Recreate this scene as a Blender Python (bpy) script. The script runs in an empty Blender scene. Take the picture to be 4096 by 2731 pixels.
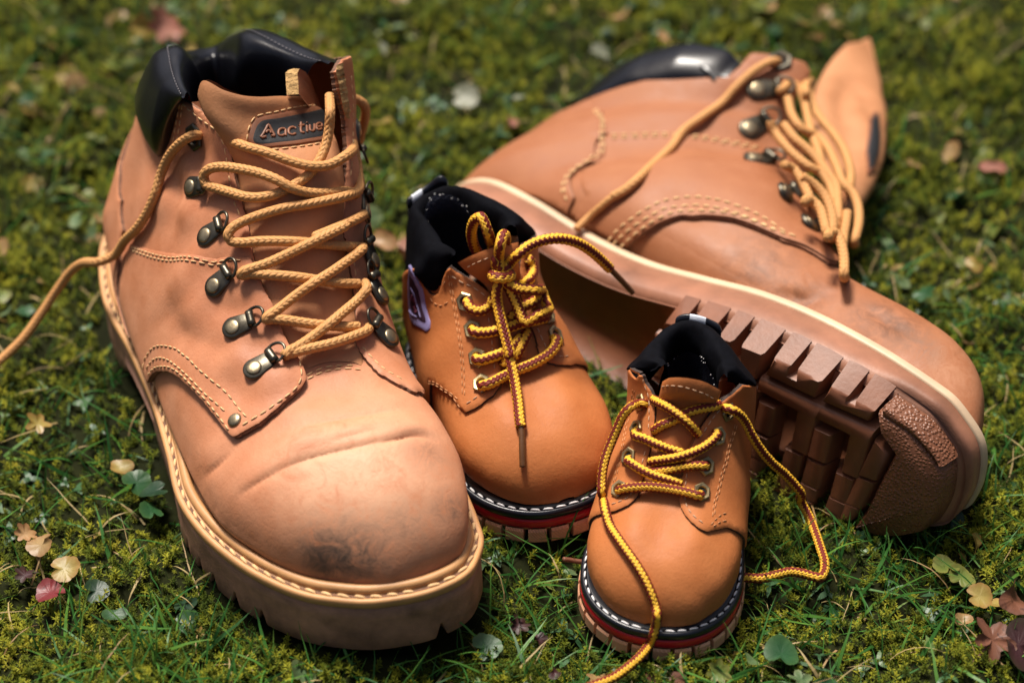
import bpy, bmesh, math, random
import numpy as np
from mathutils import Vector, Matrix
from mathutils.bvhtree import BVHTree
from mathutils.geometry import delaunay_2d_cdt

random.seed(7); RNG = np.random.default_rng(7)
S = bpy.context.scene
COL = S.collection

# ------------------------------------------------------------------ camera
PITCH, DIST, FMM = math.radians(40), 0.95, 70.0
CPOS = np.array([0, -DIST*math.cos(PITCH), DIST*math.sin(PITCH)])
cam_d = bpy.data.cameras.new('camera'); cam = bpy.data.objects.new('camera', cam_d); COL.objects.link(cam)
cam.location = CPOS; cam.rotation_euler = (math.pi/2-PITCH, 0, 0)
cam_d.lens = FMM; cam_d.sensor_width = 36; cam_d.clip_start = 0.05; cam_d.clip_end = 50
cam_d.dof.use_dof = True; cam_d.dof.focus_distance = 0.825; cam_d.dof.aperture_fstop = 5.0
S.camera = cam
# ------------------------------------------------------------------ light
SUN_EL, SUN_AZ = math.radians(67), math.radians(-28)     # azimuth from +Y (away from the camera), negative = left
world = bpy.data.worlds.new('World'); S.world = world; world.use_nodes = True
wn = world.node_tree.nodes; bg = wn['Background']
sky = wn.new('ShaderNodeTexSky'); sky.sky_type = 'NISHITA'; sky.sun_disc = False
sky.sun_elevation = SUN_EL; sky.sun_rotation = SUN_AZ; sky.air_density = 0.7; sky.dust_density = 7.0; sky.ozone_density = 1.0
world.node_tree.links.new(sky.outputs[0], bg.inputs[0]); bg.inputs[1].default_value = 0.05
sun_d = bpy.data.lights.new('sun', 'SUN'); sun_d.energy = 3.2; sun_d.angle = math.radians(13); sun_d.color = (1.0, 0.93, 0.84)
sun = bpy.data.objects.new('sun', sun_d); COL.objects.link(sun)
sdir = Vector((math.cos(SUN_EL)*math.sin(SUN_AZ), math.cos(SUN_EL)*math.cos(SUN_AZ), math.sin(SUN_EL)))
sun.rotation_euler = sdir.to_track_quat('Z', 'Y').to_euler(); sun.location = sdir*3
vs = S.view_settings; vs.view_transform = 'Standard'; vs.look = 'None'; vs.gamma = 1; vs.exposure = 0.90
S.cycles.max_bounces = 6; S.cycles.transparent_max_bounces = 4

# ------------------------------------------------------------------ small helpers
FPX = FMM/36*4096
CP, SP = math.cos(PITCH), math.sin(PITCH)
def ray(p):
    d = np.array([(p[0]-2048)/FPX, 0, 0]) + (1365.5-p[1])/FPX*np.array([0, SP, CP]) + np.array([0, CP, -SP])
    return d/np.linalg.norm(d)
def proj(P):
    q = np.asarray(P, float)-CPOS; z = q@np.array([0, CP, -SP])
    return np.stack([2048+FPX*q[..., 0]/z, 1365.5-FPX*(q@np.array([0, SP, CP]))/z], -1)
VIEWS = {1:(350,50,1400/2311),2:(350,900,1700/2352),3:(350,1600,1700/2352),4:(1550,650,1100/2029),5:(1550,1350,1000/1845),
  6:(2150,1200,1300/2352),7:(2150,1900,1300/2352),8:(1800,100,1900/2352),9:(2500,1000,1596/2176),10:(2850,100,800/1195),0:(0,0,4096/2352)}
def V(k, pts):          # reference measurements taken in an enlarged view k -> photograph pixels
    x, y, s = VIEWS[k]; return [(x+a*s, y+b*s) for a, b in pts]
def lerp(a, b, t): return a+(b-a)*t
def sstep(a, b, x): t = np.clip((x-a)/(b-a), 0, 1); return t*t*(3-2*t)

def mesh_obj(name, verts, faces, mat=None, parent=None, smooth=True, mats=None, fmat=None):
    me = bpy.data.meshes.new(name)
    me.from_pydata([tuple(map(float, v)) for v in verts], [], [tuple(map(int, f)) for f in faces])
    for m in (mats or ([mat] if mat else [])): me.materials.append(m)
    if fmat is not None: me.polygons.foreach_set('material_index', np.asarray(fmat, np.int32))
    if smooth: me.polygons.foreach_set('use_smooth', np.ones(len(me.polygons), bool))
    me.update()
    o = bpy.data.objects.new(name, me); COL.objects.link(o)
    if parent: o.parent = parent
    return o
def stuff_(o): o['kind'] = 'stuff'; return o
def empty(name, M, label, cat, group=None):
    o = bpy.data.objects.new(name, None); COL.objects.link(o); o.matrix_world = M; o.empty_display_size = .02
    o['label'] = label; o['category'] = cat
    if group: o['group'] = group
    return o
def pchip(x, y, xi):
    x = np.asarray(x, float); y = np.asarray(y, float); h = np.diff(x)
    y2 = y if y.ndim == 2 else y[:, None]
    d = np.diff(y2, axis=0)/h[:, None]; m = np.zeros_like(y2)
    m[0] = d[0]; m[-1] = d[-1]
    w1 = (2*h[1:]+h[:-1])[:, None]; w2 = (h[1:]+2*h[:-1])[:, None]
    with np.errstate(divide='ignore', invalid='ignore'):
        mm = (w1+w2)/(w1/d[:-1]+w2/d[1:])
    m[1:-1] = np.where(d[:-1]*d[1:] > 0, mm, 0)
    k = np.clip(np.searchsorted(x, xi)-1, 0, len(x)-2); t = ((xi-x[k])/h[k])[:, None]; hh = h[k][:, None]
    r = (2*t**3-3*t**2+1)*y2[k]+(t**3-2*t**2+t)*hh*m[k]+(-2*t**3+3*t**2)*y2[k+1]+(t**3-t**2)*hh*m[k+1]
    return r if y.ndim == 2 else r[:, 0]
def spline(pts, n=None, step=None, closed=False):
    """centripetal-ish Catmull-Rom through pts, resampled evenly"""
    P = np.asarray(pts, float)
    if closed: P = np.vstack([P[-1], P, P[0], P[1]])
    else: P = np.vstack([2*P[0]-P[1], P, 2*P[-1]-P[-2]])
    out = []
    for i in range(1, len(P)-2):
        p0, p1, p2, p3 = P[i-1:i+3]
        a = max(np.linalg.norm(p1-p0), 1e-9)**.5; b = max(np.linalg.norm(p2-p1), 1e-9)**.5; c = max(np.linalg.norm(p3-p2), 1e-9)**.5
        m1 = (p2-p1)+b*((p1-p0)/a-(p2-p0)/(a+b)); m2 = (p2-p1)+b*((p3-p2)/c-(p3-p1)/(b+c))
        t = np.linspace(0, 1, 24, endpoint=False)[:, None]
        out.append((2*t**3-3*t**2+1)*p1+(t**3-2*t**2+t)*m1+(-2*t**3+3*t**2)*p2+(t**3-t**2)*m2)
    out.append(P[-2][None]); q = np.vstack(out)
    return resample(q, n, step)
def resample(q, n=None, step=None):
    q = np.asarray(q, float)
    L = np.r_[0, np.cumsum(np.linalg.norm(np.diff(q, axis=0), axis=1))]
    if n is None: n = max(3, int(round(L[-1]/step))+1)
    s = np.linspace(0, L[-1], n)
    return np.stack([np.interp(s, L, q[:, k]) for k in range(q.shape[1])], 1)
def unit(v): v = np.asarray(v, float); return v/np.maximum(np.linalg.norm(v, axis=-1, keepdims=True), 1e-12)

class Surf:
    """a skin given as a grid of points P[i,j] (i along u, j around v, closed in v), in its thing's own frame"""
    def __init__(s, P, M):
        s.P = P; s.nu, s.nv = P.shape[:2]; s.M = np.array(M); s.Mi = np.linalg.inv(s.M); s.refresh()
    def refresh(s):
        P = s.P; du = np.gradient(P, axis=0); dv = np.roll(P, -1, 1)-np.roll(P, 1, 1)
        n = np.cross(dv, du); n = unit(n)
        if s.flip_test(n) < 0: n = -n
        s.N = n; s._b = None
    def flip_test(s, n):
        c = s.P.mean(1, keepdims=True); return ((s.P-c)*n).sum()
    def faces(s):
        i, j = np.meshgrid(np.arange(s.nu-1), np.arange(s.nv), indexing='ij'); j2 = (j+1) % s.nv
        return np.stack([i*s.nv+j, i*s.nv+j2, (i+1)*s.nv+j2, (i+1)*s.nv+j], -1).reshape(-1, 4)
    @property
    def bvh(s):
        if s._b is None:
            s._b = BVHTree.FromPolygons([Vector(p) for p in s.P.reshape(-1, 3)], s.faces().tolist())
        return s._b
    def ev(s, uv, off=0.0):
        uv = np.atleast_2d(uv); a = np.clip(uv[:, 0], 0, 1)*(s.nu-1); b = (uv[:, 1] % 1.0)*s.nv
        i = np.clip(a.astype(int), 0, s.nu-2); j = b.astype(int) % s.nv; fa = (a-i)[:, None]; fb = (b-b.astype(int))[:, None]; j2 = (j+1) % s.nv
        f = lambda A: (A[i, j]*(1-fb)+A[i, j2]*fb)*(1-fa)+(A[i+1, j]*(1-fb)+A[i+1, j2]*fb)*fa
        n = unit(f(s.N)); return f(s.P)+n*np.asarray(off).reshape(-1, 1), n
    def cast(s, px):
        """(u,v) where the sight line of a photograph pixel meets the skin (nearest point if it misses)"""
        o = s.Mi[:3, :3]@CPOS+s.Mi[:3, 3]; d = unit(s.Mi[:3, :3]@ray(px))
        h, n, f, _ = s.bvh.ray_cast(Vector(o), Vector(d))
        if h is None:
            best = None; t0 = np.linalg.norm(o)
            for t in np.linspace(t0-.35, t0+.35, 141):
                q, n, k, dd = s.bvh.find_nearest(Vector(o+d*t))
                if best is None or dd < best[0]: best = (dd, q, k)
            h, f = best[1], best[2]
        i, j = divmod(f, s.nv); j2 = (j+1) % s.nv
        A, B, C, D = s.P[i, j], s.P[i, j2], s.P[i+1, j2], s.P[i+1, j]; h = np.array(h)
        a = b = .5
        for _ in range(6):
            q = (A*(1-b)+B*b)*(1-a)+(D*(1-b)+C*b)*a
            Ja = (D*(1-b)+C*b)-(A*(1-b)+B*b); Jb = (B-A)*(1-a)+(C-D)*a
            J = np.stack([Ja, Jb], 1); r = np.linalg.lstsq(J, h-q, rcond=None)[0]; a += r[0]; b += r[1]
        return np.array([(i+np.clip(a, 0, 1))/(s.nu-1), (j+np.clip(b, 0, 1))/s.nv])
    def path(s, px, step=None, n=None):
        """photograph pixels -> smooth uv path on the skin (v unwrapped)"""
        uv = np.array([s.cast(p) for p in px])
        uv[:, 1] = np.unwrap(uv[:, 1]*2*np.pi)/(2*np.pi)
        return uv
    def smooth_uv(s, uv, step=.001):
        uv = np.asarray(uv, float); k = np.array([1.0, 1.0])
        q = spline(uv, step=.002); p, _ = s.ev(q)
        L = np.r_[0, np.cumsum(np.linalg.norm(np.diff(p, axis=0), axis=1))]
        n = max(3, int(L[-1]/step)+1); t = np.linspace(0, L[-1], n)
        return np.stack([np.interp(t, L, q[:, 0]), np.interp(t, L, q[:, 1])], 1)
    def obj(s, name, mat, parent, keep=None):
        f = s.faces()
        if keep is not None:
            f = f[keep(f)]
        return mesh_obj(name, s.P.reshape(-1, 3), f, mat, parent)

def loft(keys, nu, nv, lean=None, vpow=1.0):
    """keys: rows u, Ix,Iz, Ox,Oz, wm, wp, yc, m, nt, nb -> grid of points"""
    K = np.array(keys, float); u = np.linspace(0, 1, nu); R = pchip(K[:, 0], K[:, 1:], u)
    ph = np.linspace(0, 2*np.pi, nv, endpoint=False); c, sn = np.cos(ph), np.sin(ph)
    P = np.zeros((nu, nv, 3))
    for i in range(nu):
        Ix, Iz, Ox, Oz, wm, wp, yc, m, nt, nb = R[i]
        top = c >= 0; e = np.where(top, 2/nt, 2/nb)
        a = np.where(top, m*(1-np.abs(c)**e), m+(1-m)*np.abs(c)**e)
        yy = np.sign(sn)*np.abs(sn)**e*np.where(sn > 0, wm, wp)*-1
        P[i, :, 0] = Ix+(Ox-Ix)*a; P[i, :, 1] = yc+yy; P[i, :, 2] = Iz+(Oz-Iz)*a
    return P
# ------------------------------------------------------------------ adult boot shape (own frame: x heel->toe, z up, metres)
ADULT = [ # u   Ix    Iz     Ox    Oz    wm    wp    yc    m   nt   nb
 [0.00, .2925,.0370, .2925,.0345, .003, .003, .014, .6, 2.0, 2.5],
 [0.03, .2910,.0440, .2910,.0340, .014, .014, .0145, .7, 2.3, 3.5],
 [0.06, .2870,.0515, .2870,.0335, .0205, .0205, .0135, .72, 2.4, 4.5],
 [0.10, .2800,.0585, .2800,.0330, .0275, .0275, .0110, .72, 2.4, 5],
 [0.15, .2690,.0655, .2690,.0325, 0.0360, 0.0350, .0075, .72, 2.4, 5],
 [0.21, .2520,.0715, .2520,.0320, 0.0430, 0.0425, .0040, .72, 2.3, 5],
 [0.28, .2280,.0750, .2280,.0320, 0.0475, 0.0470, .0005, .70, 2.2, 5],
 [0.35, .2040,.0790, .2000,.0320, 0.0475, 0.0470, -.0010, .68, 2.1, 5],
 [0.42, .1840,.0890, .1650,.0325, 0.0460, 0.0490, -.0010, .70, 2.1, 5],
 [0.50, .1660,.1030, .1200,.0330, 0.0430, 0.0520, .0000, .72, 2.1, 4.5],
 [0.58, .1500,.1180, .0750,.0340, 0.0405, 0.0550, .0010, .70, 2.1, 4.0],
 [0.66, .1380,.1310, .0350,.0350, 0.0360, 0.0560, .0020, .66, 2.1, 3.2],
 [0.73, .1300,.1400, 0.0085,.0365, 0.0335, 0.0555, .0020, .60, 2.1, 2.6],
 [0.80, .1250,.1470, 0.0035,.0560, 0.0310, 0.0535, .0020, .55, 2.1, 2.2],
 [0.87, .1210,.1530, 0.0060,.0800, 0.0305, 0.0500, .0020, .52, 2.1, 2.1],
 [0.94, .1170,.1590, 0.0100,.1000, 0.0310, 0.0465, .0020, .50, 2.1, 2.1],
 [1.00, .1140,.1640, 0.0130,.1150, 0.0315, 0.0435, .0020, .50, 2.1, 2.1],
]
OUTLINE = [(.3000,.013),(.2990,.026),(.2960,.033),(.2890,.040),(.2820,.045),(.2740,.0475),(.2500,.0520),(.2200,.0535),(.1900,.0510),(.1600,.0445),(.1300,.0385),(.1000,.0370),(.0600,.0400),(.0300,.0370),(.0100,.0240),(.0,.003),
 (.0060,-.0150),(.0200,-.0290),(.0460,-.0390),(.0660,-.0430),(.1020,-.0435),(.1390,-.0460),(.1730,-.0510),(.2000,-.0560),(.2210,-.0550),(.2410,-.0500),(.2600,-.0420),(.2770,-.0310),(.2870,-.0200),(.2930,-.0110),(.2970,-.0010)]
def outline(pts, n, mirror=False):
    q = spline(pts, n=n+1, closed=True)[:-1]
    if mirror: q = (q*[1, -1])[::-1]
    return q
def inset(q, d):
    t = np.roll(q, -1, 0)-np.roll(q, 1, 0); nrm = unit(np.stack([t[:, 1], -t[:, 0]], 1))
    ar = 0.5*np.sum(q[:, 0]*np.roll(q[:, 1], -1)-np.roll(q[:, 0], -1)*q[:, 1])
    if ar < 0: nrm = -nrm          # outward
    return q-nrm*d
def ztop(x, toe=.300, base=.0325):
    return base+.003*sstep(.08, 0, x)+.004*np.clip((x-.23)/.07, 0, 1)**2
def band(q, prof, zf, name, mat, parent, caps=True):
    """stack of inset outlines: prof rows (inset, dz) ; zf(x) base height"""
    n = len(q); V_, F_ = [], []
    for ins, dz in prof:
        r = inset(q, ins) if ins else q
        z = zf(r[:, 0])+dz if not callable(dz) else dz(r)
        V_.append(np.column_stack([r, z]))
    k = len(prof); V_ = np.vstack(V_)
    for a in range(k-1):
        for i in range(n):
            j = (i+1) % n; F_.append((a*n+i, a*n+j, (a+1)*n+j, (a+1)*n+i))
    if caps: F_.append(tuple(range(n-1, -1, -1))); F_.append(tuple((k-1)*n+i for i in range(n)))
    return mesh_obj(name, V_, F_, mat, parent)
def frames(P, N0=None, up=None):
    """parallel-transport frames along polyline P"""
    T = unit(np.gradient(P, axis=0)); n = len(P); A = np.zeros_like(P)
    if N0 is None:
        N0 = np.array([0, 0, 1.0]) if abs(T[0][2]) < .9 else np.array([1.0, 0, 0])
    a = N0-T[0]*(N0@T[0]); A[0] = unit(a)
    for i in range(1, n):
        a = A[i-1]-T[i]*(A[i-1]@T[i]); A[i] = unit(a)
    return T, A, np.cross(T, A)
def tube(name, P, r, mat, parent, seg=12, cap=True, N0=None, rad=None, closed=False, flat=1.0, uvlen=None, normals=None):
    P = np.asarray(P, float); T, A, B = frames(P, N0)
    if normals is not None:
        A = unit(normals-T*np.sum(normals*T, 1, keepdims=True)); B = np.cross(T, A)
    n = len(P); R = np.full(n, r) if rad is None else np.asarray(rad)
    th = np.linspace(0, 2*np.pi, seg, endpoint=False)
    if callable(rad): RR = rad
    ring = (np.cos(th)[None, :, None]*A[:, None]*flat+np.sin(th)[None, :, None]*B[:, None])
    if R.ndim == 1: R = R[:, None]
    V_ = (P[:, None]+ring*R[..., None]).reshape(-1, 3); F_ = []
    idx = np.arange(n*seg).reshape(n, seg)
    m = n if closed else n-1
    for i in range(m):
        i2 = (i+1) % n
        for j in range(seg):
            F_.append((idx[i, j], idx[i, (j+1) % seg], idx[i2, (j+1) % seg], idx[i2, j]))
    if cap and not closed:
        F_.append(tuple(idx[0][::-1])); F_.append(tuple(idx[-1]))
    o = mesh_obj(name, V_, F_, mat, parent)
    # length / angle coordinates for woven materials
    L = np.r_[0, np.cumsum(np.linalg.norm(np.diff(P, axis=0), axis=1))]
    uvl = o.data.uv_layers.new(name='cord'); li = np.zeros(len(o.data.loops), np.int32); o.data.loops.foreach_get('vertex_index', li)
    uv = np.zeros((len(li), 2)); vi = li//seg; vj = li % seg
    uv[:, 0] = L[vi]*1000; uv[:, 1] = vj/seg
    # fix wrap
    lt = np.zeros(len(o.data.polygons), np.int32); ls = np.zeros_like(lt)
    o.data.polygons.foreach_get('loop_start', ls); o.data.polygons.foreach_get('loop_total', lt)
    q4 = ls[lt == 4]
    for k in range(4):
        pass
    L4 = uv[:, 1]
    blk = q4[:, None]+np.arange(4)
    mx = L4[blk].max(1); wrap = mx > .5+1/seg*1.5
    wr = blk[(L4[blk].max(1)-L4[blk].min(1)) > .5]
    sub = L4[wr]; sub[sub < .5] += 1.0; L4[wr] = sub
    uv[:, 1] = L4
    uvl.data.foreach_set('uv', uv.reshape(-1).astype(np.float32))
    return o
def stitch_mesh(P, N, length=.0030, gap=.0011, r=.00034, sink=.35, slant=0.0, jit=.12):
    """stitches (small lens-shaped threads) laid along 3-D path P with normals N"""
    L = np.r_[0, np.cumsum(np.linalg.norm(np.diff(P, axis=0), axis=1))]
    V_, F_ = [], []; s = 0.0; ts = np.array([0, .12, .35, .65, .88, 1.0]); rr = np.array([.25, .8, 1, 1, .8, .25]); seg = 6
    th = np.linspace(0, 2*np.pi, seg, endpoint=False)
    while s+length < L[-1]:
        l = length*(1+jit*RNG.uniform(-1, 1)); tt = s+ts*l
        p = np.stack([np.interp(tt, L, P[:, k]) for k in range(3)], 1); n = unit(np.stack([np.interp(tt, L, N[:, k]) for k in range(3)], 1))
        T = unit(p[-1]-p[0]); b = np.cross(T, n[0])
        if slant: p = p+b*((ts-.5)*slant)[:, None]
        p = p+n*((rr-1)*r*1.0+r*(1-2*sink)*.5)[:, None]
        base = len(V_)*1
        for k in range(6):
            for a in th: V_.append(p[k]+(n[k]*math.cos(a)*.9+np.cross(T, n[k])*math.sin(a))*r*rr[k])
        for k in range(5):
            for j in range(seg):
                F_.append((base+k*seg+j, base+k*seg+(j+1) % seg, base+(k+1)*seg+(j+1) % seg, base+(k+1)*seg+j))
        F_.append(tuple(base+j for j in range(seg))[::-1]); F_.append(tuple(base+5*seg+j for j in range(seg)))
        s += l+gap
    return V_, F_
def stitches(name, surf, uvs, mat, parent, off=.0, **kw):
    for uv in uvs:
        q = surf.smooth_uv(uv, .0006); P, N = surf.ev(q, off); v, f = stitch_mesh(P, N, **kw)
        if v: o = mesh_obj(name, v, f, mat, parent); o['kind'] = 'stuff'

def in_poly(pt, poly):
    x, y = pt[:, 0], pt[:, 1]; r = np.zeros(len(pt), bool); j = len(poly)-1
    for i in range(len(poly)):
        xi, yi = poly[i]; xj, yj = poly[j]
        c = ((yi > y) != (yj > y)) & (x < (xj-xi)*(y-yi)/(yj-yi+1e-15)+xi); r ^= c; j = i
    return r
def seg_dist(pt, poly, closed=True):
    Q = np.vstack([poly, poly[:1]]) if closed else poly; d = np.full(len(pt), 1e9)
    for a, b in zip(Q[:-1], Q[1:]):
        ab = b-a; t = np.clip(((pt-a)@ab)/max(ab@ab, 1e-18), 0, 1); d = np.minimum(d, np.linalg.norm(pt-(a+t[:, None]*ab), axis=1))
    return d
def panel(name, surf, uvpoly, mats, parent, thick=.0022, grid=.0028, edge=.0012, base=-.0004, off=0.0, fuzz=.0, hfun=None, corner=True):
    """leather panel lying on surf, outline uvpoly (uv, closed). mats = (face, cut edge)"""
    uvp = np.asarray(uvpoly, float)
    # local metric
    c = uvp.mean(0); e = 1e-3
    p0, _ = surf.ev(uvp); pu, _ = surf.ev(uvp+[e, 0]); pv, _ = surf.ev(uvp+[0, e])
    su = np.median(np.linalg.norm(pu-p0, axis=1))/e; sv = np.median(np.linalg.norm(pv-p0, axis=1))/e
    sc = np.array([max(su, .05), max(sv, .05)])
    # dense outline in metres on the skin
    Q = np.vstack([uvp, uvp[:1]])*sc; B = resample(Q, step=.0013)[:-1]
    ar = 0.5*np.sum(B[:, 0]*np.roll(B[:, 1], -1)-np.roll(B[:, 0], -1)*B[:, 1])
    if ar < 0: B = B[::-1]
    if fuzz: 
        t = np.roll(B, -1, 0)-np.roll(B, 1, 0); nr = unit(np.stack([t[:, 1], -t[:, 0]], 1)); B = B+nr*RNG.normal(0, fuzz, (len(B), 1))
    lo, hi = B.min(0), B.max(0)
    gx = np.arange(lo[0], hi[0], grid); gy = np.arange(lo[1], hi[1], grid)
    G = np.array([(x+(grid/2 if k % 2 else 0), y) for k, y in enumerate(gy) for x in gx]); G = G[in_poly(G, B)]
    dd = seg_dist(G, B); G = G[dd > edge*1.5]
    t = np.roll(B, -1, 0)-np.roll(B, 1, 0); nr = unit(np.stack([t[:, 1], -t[:, 0]], 1))
    I = B-nr*edge; ok = in_poly(I, B) & (seg_dist(I, B) > edge*.8); I = I[ok]
    nB = len(B); allp = np.vstack([B, I, G])
    edges = [(i, (i+1) % nB) for i in range(nB)]
    vo, eo, fo, ov, oe, of = delaunay_2d_cdt([Vector(p) for p in allp], edges, [], 1, 1e-7)
    vo = np.array([tuple(v) for v in vo])
    isB = np.array([any(k < nB for k in o) for o in ov]); isI = np.array([any(nB <= k < nB+len(I) for k in o) for o in ov])
    uv = vo/sc; h = np.full(len(vo), thick); h[isB] = thick*.62; h[isI] = thick*.97
    if hfun is not None: h = h*hfun(uv)
    P, N = surf.ev(uv, off+h)
    ordB = [None]*nB
    for k, o in enumerate(ov):
        for q in o:
            if q < nB: ordB[q] = k
    Pb, _ = surf.ev(vo[[k for k in ordB]]/sc, base)
    verts = np.vstack([P, Pb]); F_ = [tuple(f) for f in fo]; m = [0]*len(F_)
    # orientation
    if F_:
        f = F_[len(F_)//2]; nn = np.cross(P[f[1]]-P[f[0]], P[f[2]]-P[f[0]])
        fl = nn@N[f[0]] < 0
        if fl: F_ = [g[::-1] for g in F_]
    n0 = len(P)
    for i in range(nB):
        j = (i+1) % nB; a, b = ordB[i], ordB[j]
        if a == b: continue
        q = (a, n0+i, n0+j, b) if not fl else (b, n0+j, n0+i, a)
        F_.append(q); m.append(1)
    o = mesh_obj(name, verts, F_, None, parent, mats=list(mats), fmat=m)
    try:
        o.data.set_sharp_from_angle(angle=math.radians(50))
    except Exception: pass
    return o
# ------------------------------------------------------------------ materials
def srgb(r, g, b): return tuple(((c/255/12.92) if c <= 10 else ((c/255+.055)/1.055)**2.4) for c in (r, g, b))+(1,)
class NT:
    def __init__(s, name):
        s.m = bpy.data.materials.new(name); s.m.use_nodes = True; s.t = s.m.node_tree; s.b = s.t.nodes['Principled BSDF']
    def n(s, ty, **kw):
        x = s.t.nodes.new(ty)
        for k, v in kw.items():
            if k.startswith('i_'): x.inputs[int(k[2:]) if k[2:].isdigit() else k[2:].replace('_', ' ')].default_value = v
            else: setattr(x, k, v)
        return x
    def l(s, a, b): s.t.links.new(a, b)
    def set(s, **kw):
        for k, v in kw.items(): s.b.inputs[k.replace('_', ' ')].default_value = v
    def noise(s, scale, detail=4, rough=.55, vec=None, dist=0):
        x = s.n('ShaderNodeTexNoise'); x.inputs['Scale'].default_value = scale; x.inputs['Detail'].default_value = detail; x.inputs['Roughness'].default_value = rough; x.inputs['Distortion'].default_value = dist
        if vec is None:
            if not hasattr(s, 'tc'): s.tc = s.n('ShaderNodeTexCoord')
            vec = s.tc.outputs['Object']
        s.l(vec, x.inputs['Vector']); return x
    def ramp(s, fac, stops):
        x = s.n('ShaderNodeValToRGB'); e = x.color_ramp.elements
        while len(e) < len(stops): e.new(.5)
        for k, (p, c) in enumerate(stops): e[k].position = p; e[k].color = c if len(c) == 4 else (*c, 1)
        s.l(fac, x.inputs[0]); return x
    def mix(s, fac, a, b, mode='MIX'):
        x = s.n('ShaderNodeMix', data_type='RGBA', blend_type=mode)
        for sock, val in ((x.inputs[0], fac), (x.inputs[6], a), (x.inputs[7], b)):
            if hasattr(val, 'links') or isinstance(val, bpy.types.NodeSocket): s.l(val, sock)
            else: sock.default_value = val
        return x.outputs[2]
    def math(s, op, a, b=None):
        x = s.n('ShaderNodeMath', operation=op)
        for k, v in enumerate((a, b)):
            if v is None: continue
            if isinstance(v, bpy.types.NodeSocket): s.l(v, x.inputs[k])
            else: x.inputs[k].default_value = v
        return x.outputs[0]
    def bump(s, h, strength=.3, dist=.001, prev=None):
        x = s.n('ShaderNodeBump'); x.inputs['Strength'].default_value = strength; x.inputs['Distance'].default_value = dist
        s.l(h, x.inputs['Height'])
        if prev is not None: s.l(prev, x.inputs['Normal'])
        return x.outputs[0]
def leather(name, light, mid, dark, rough=.55, grain=1.0, scuff=None, spec=.35, big=14, spots=()):
    m = NT(name); a = m.noise(big, 5, .6, dist=.4); b = m.noise(90, 4, .6); c = m.noise(900, 3, .6); d = m.noise(260, 3, .6)
    r = m.ramp(a.outputs[0], [(.3, dark), (.5, mid), (.72, light)])
    col = m.mix(.35, r.outputs[0], m.ramp(b.outputs[0], [(.35, mid), (.65, light)]).outputs[0])
    spk = m.ramp(c.outputs[0], [(.64, (0, 0, 0)), (.76, (1, 1, 1))])
    col = m.mix(m.math('MULTIPLY', spk.outputs[0], .35), col, light)
    pore = m.ramp(m.noise(1500, 2, .5).outputs[0], [(.30, (1, 1, 1)), (.40, (0, 0, 0))]); col = m.mix(m.math('MULTIPLY', pore.outputs[0], .35), col, dark)
    wr = m.n('ShaderNodeTexVoronoi', feature='DISTANCE_TO_EDGE'); wr.inputs['Scale'].default_value = 210; wv = m.n('ShaderNodeVectorMath', operation='ADD'); m.l(m.tc.outputs['Object'], wv.inputs[0]); wn_ = m.n('ShaderNodeVectorMath', operation='SCALE'); m.l(m.noise(60, 3, .6).outputs['Color'], wn_.inputs[0]); wn_.inputs['Scale'].default_value = .006; m.l(wn_.outputs[0], wv.inputs[1]); m.l(wv.outputs[0], wr.inputs['Vector'])
    wrk = m.ramp(wr.outputs['Distance'], [(.0, (0, 0, 0)), (.10, (1, 1, 1))])
    if scuff:
        f = m.ramp(m.noise(38, 6, .72, dist=.8).outputs[0], [(.56, (0, 0, 0)), (.74, (1, 1, 1))])
        col = m.mix(m.math('MULTIPLY', f.outputs[0], .35), col, scuff)
    for c_, rad, shade, amt, th in spots:          # stains and rubbed places, each at its own spot on the leather
        v_ = m.n('ShaderNodeVectorMath', operation='DISTANCE'); m.l(m.tc.outputs['Object'], v_.inputs[0]); v_.inputs[1].default_value = tuple(c_)
        f_ = m.math('SUBTRACT', 1.0, m.math('DIVIDE', v_.outputs['Value'], rad)); x_ = m.n('ShaderNodeClamp'); m.l(f_, x_.inputs[0])
        n_ = m.ramp(m.noise(110, 6, .75, dist=1.2).outputs[0], [(th-.12, (0, 0, 0)), (th+.12, (1, 1, 1))]); col = m.mix(m.math('MULTIPLY', m.math('MULTIPLY', x_.outputs[0], n_.outputs[0]), amt), col, shade)
    m.l(col, m.b.inputs['Base Color'])
    rr = m.ramp(b.outputs[0], [(.3, (rough-.08,)*3), (.7, (rough+.08,)*3)]); m.l(rr.outputs[0], m.b.inputs['Roughness'])
    n1 = m.bump(d.outputs[0], .12*grain, .0012); n2 = m.bump(c.outputs[0], .16*grain, .0006, n1); n2 = m.bump(wrk.outputs[0], .045*min(grain, 1.0)*(.35 if grain > 1 else 1), .0005, n2); m.l(n2, m.b.inputs['Normal'])
    m.set(Specular_IOR_Level=spec)
    return m.m
def simple(name, col, rough=.5, metal=0, bumpscale=None, bstr=.2, bdist=.0005, var=.25, vscale=60, spec=.5):
    m = NT(name); a = m.noise(vscale, 5, .6)
    lo = tuple(c*(1-var) for c in col[:3])+(1,); hi = tuple(min(1, c*(1+var)) for c in col[:3])+(1,)
    m.l(m.ramp(a.outputs[0], [(.3, lo), (.7, hi)]).outputs[0], m.b.inputs['Base Color'])
    m.set(Roughness=rough, Metallic=metal, Specular_IOR_Level=spec)
    if bumpscale:
        b = m.noise(bumpscale, 4, .6); m.l(m.bump(b.outputs[0], bstr, bdist), m.b.inputs['Normal'])
    return m.m
M = {}
M['tan'] = leather('tan_nubuck', (.60,.275,.150,1), (.49,.190,.090,1), (.335,.108,.042,1), .58, scuff=None)
M['tan_edge'] = simple('cut_leather_edge', (.16,.075,.04), .8, bumpscale=900, bstr=.6, var=.5, vscale=500)
M['welt'] = simple('welt_rubber', (.50,.255,.098), .5, bumpscale=300, var=.22, vscale=40)
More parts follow.
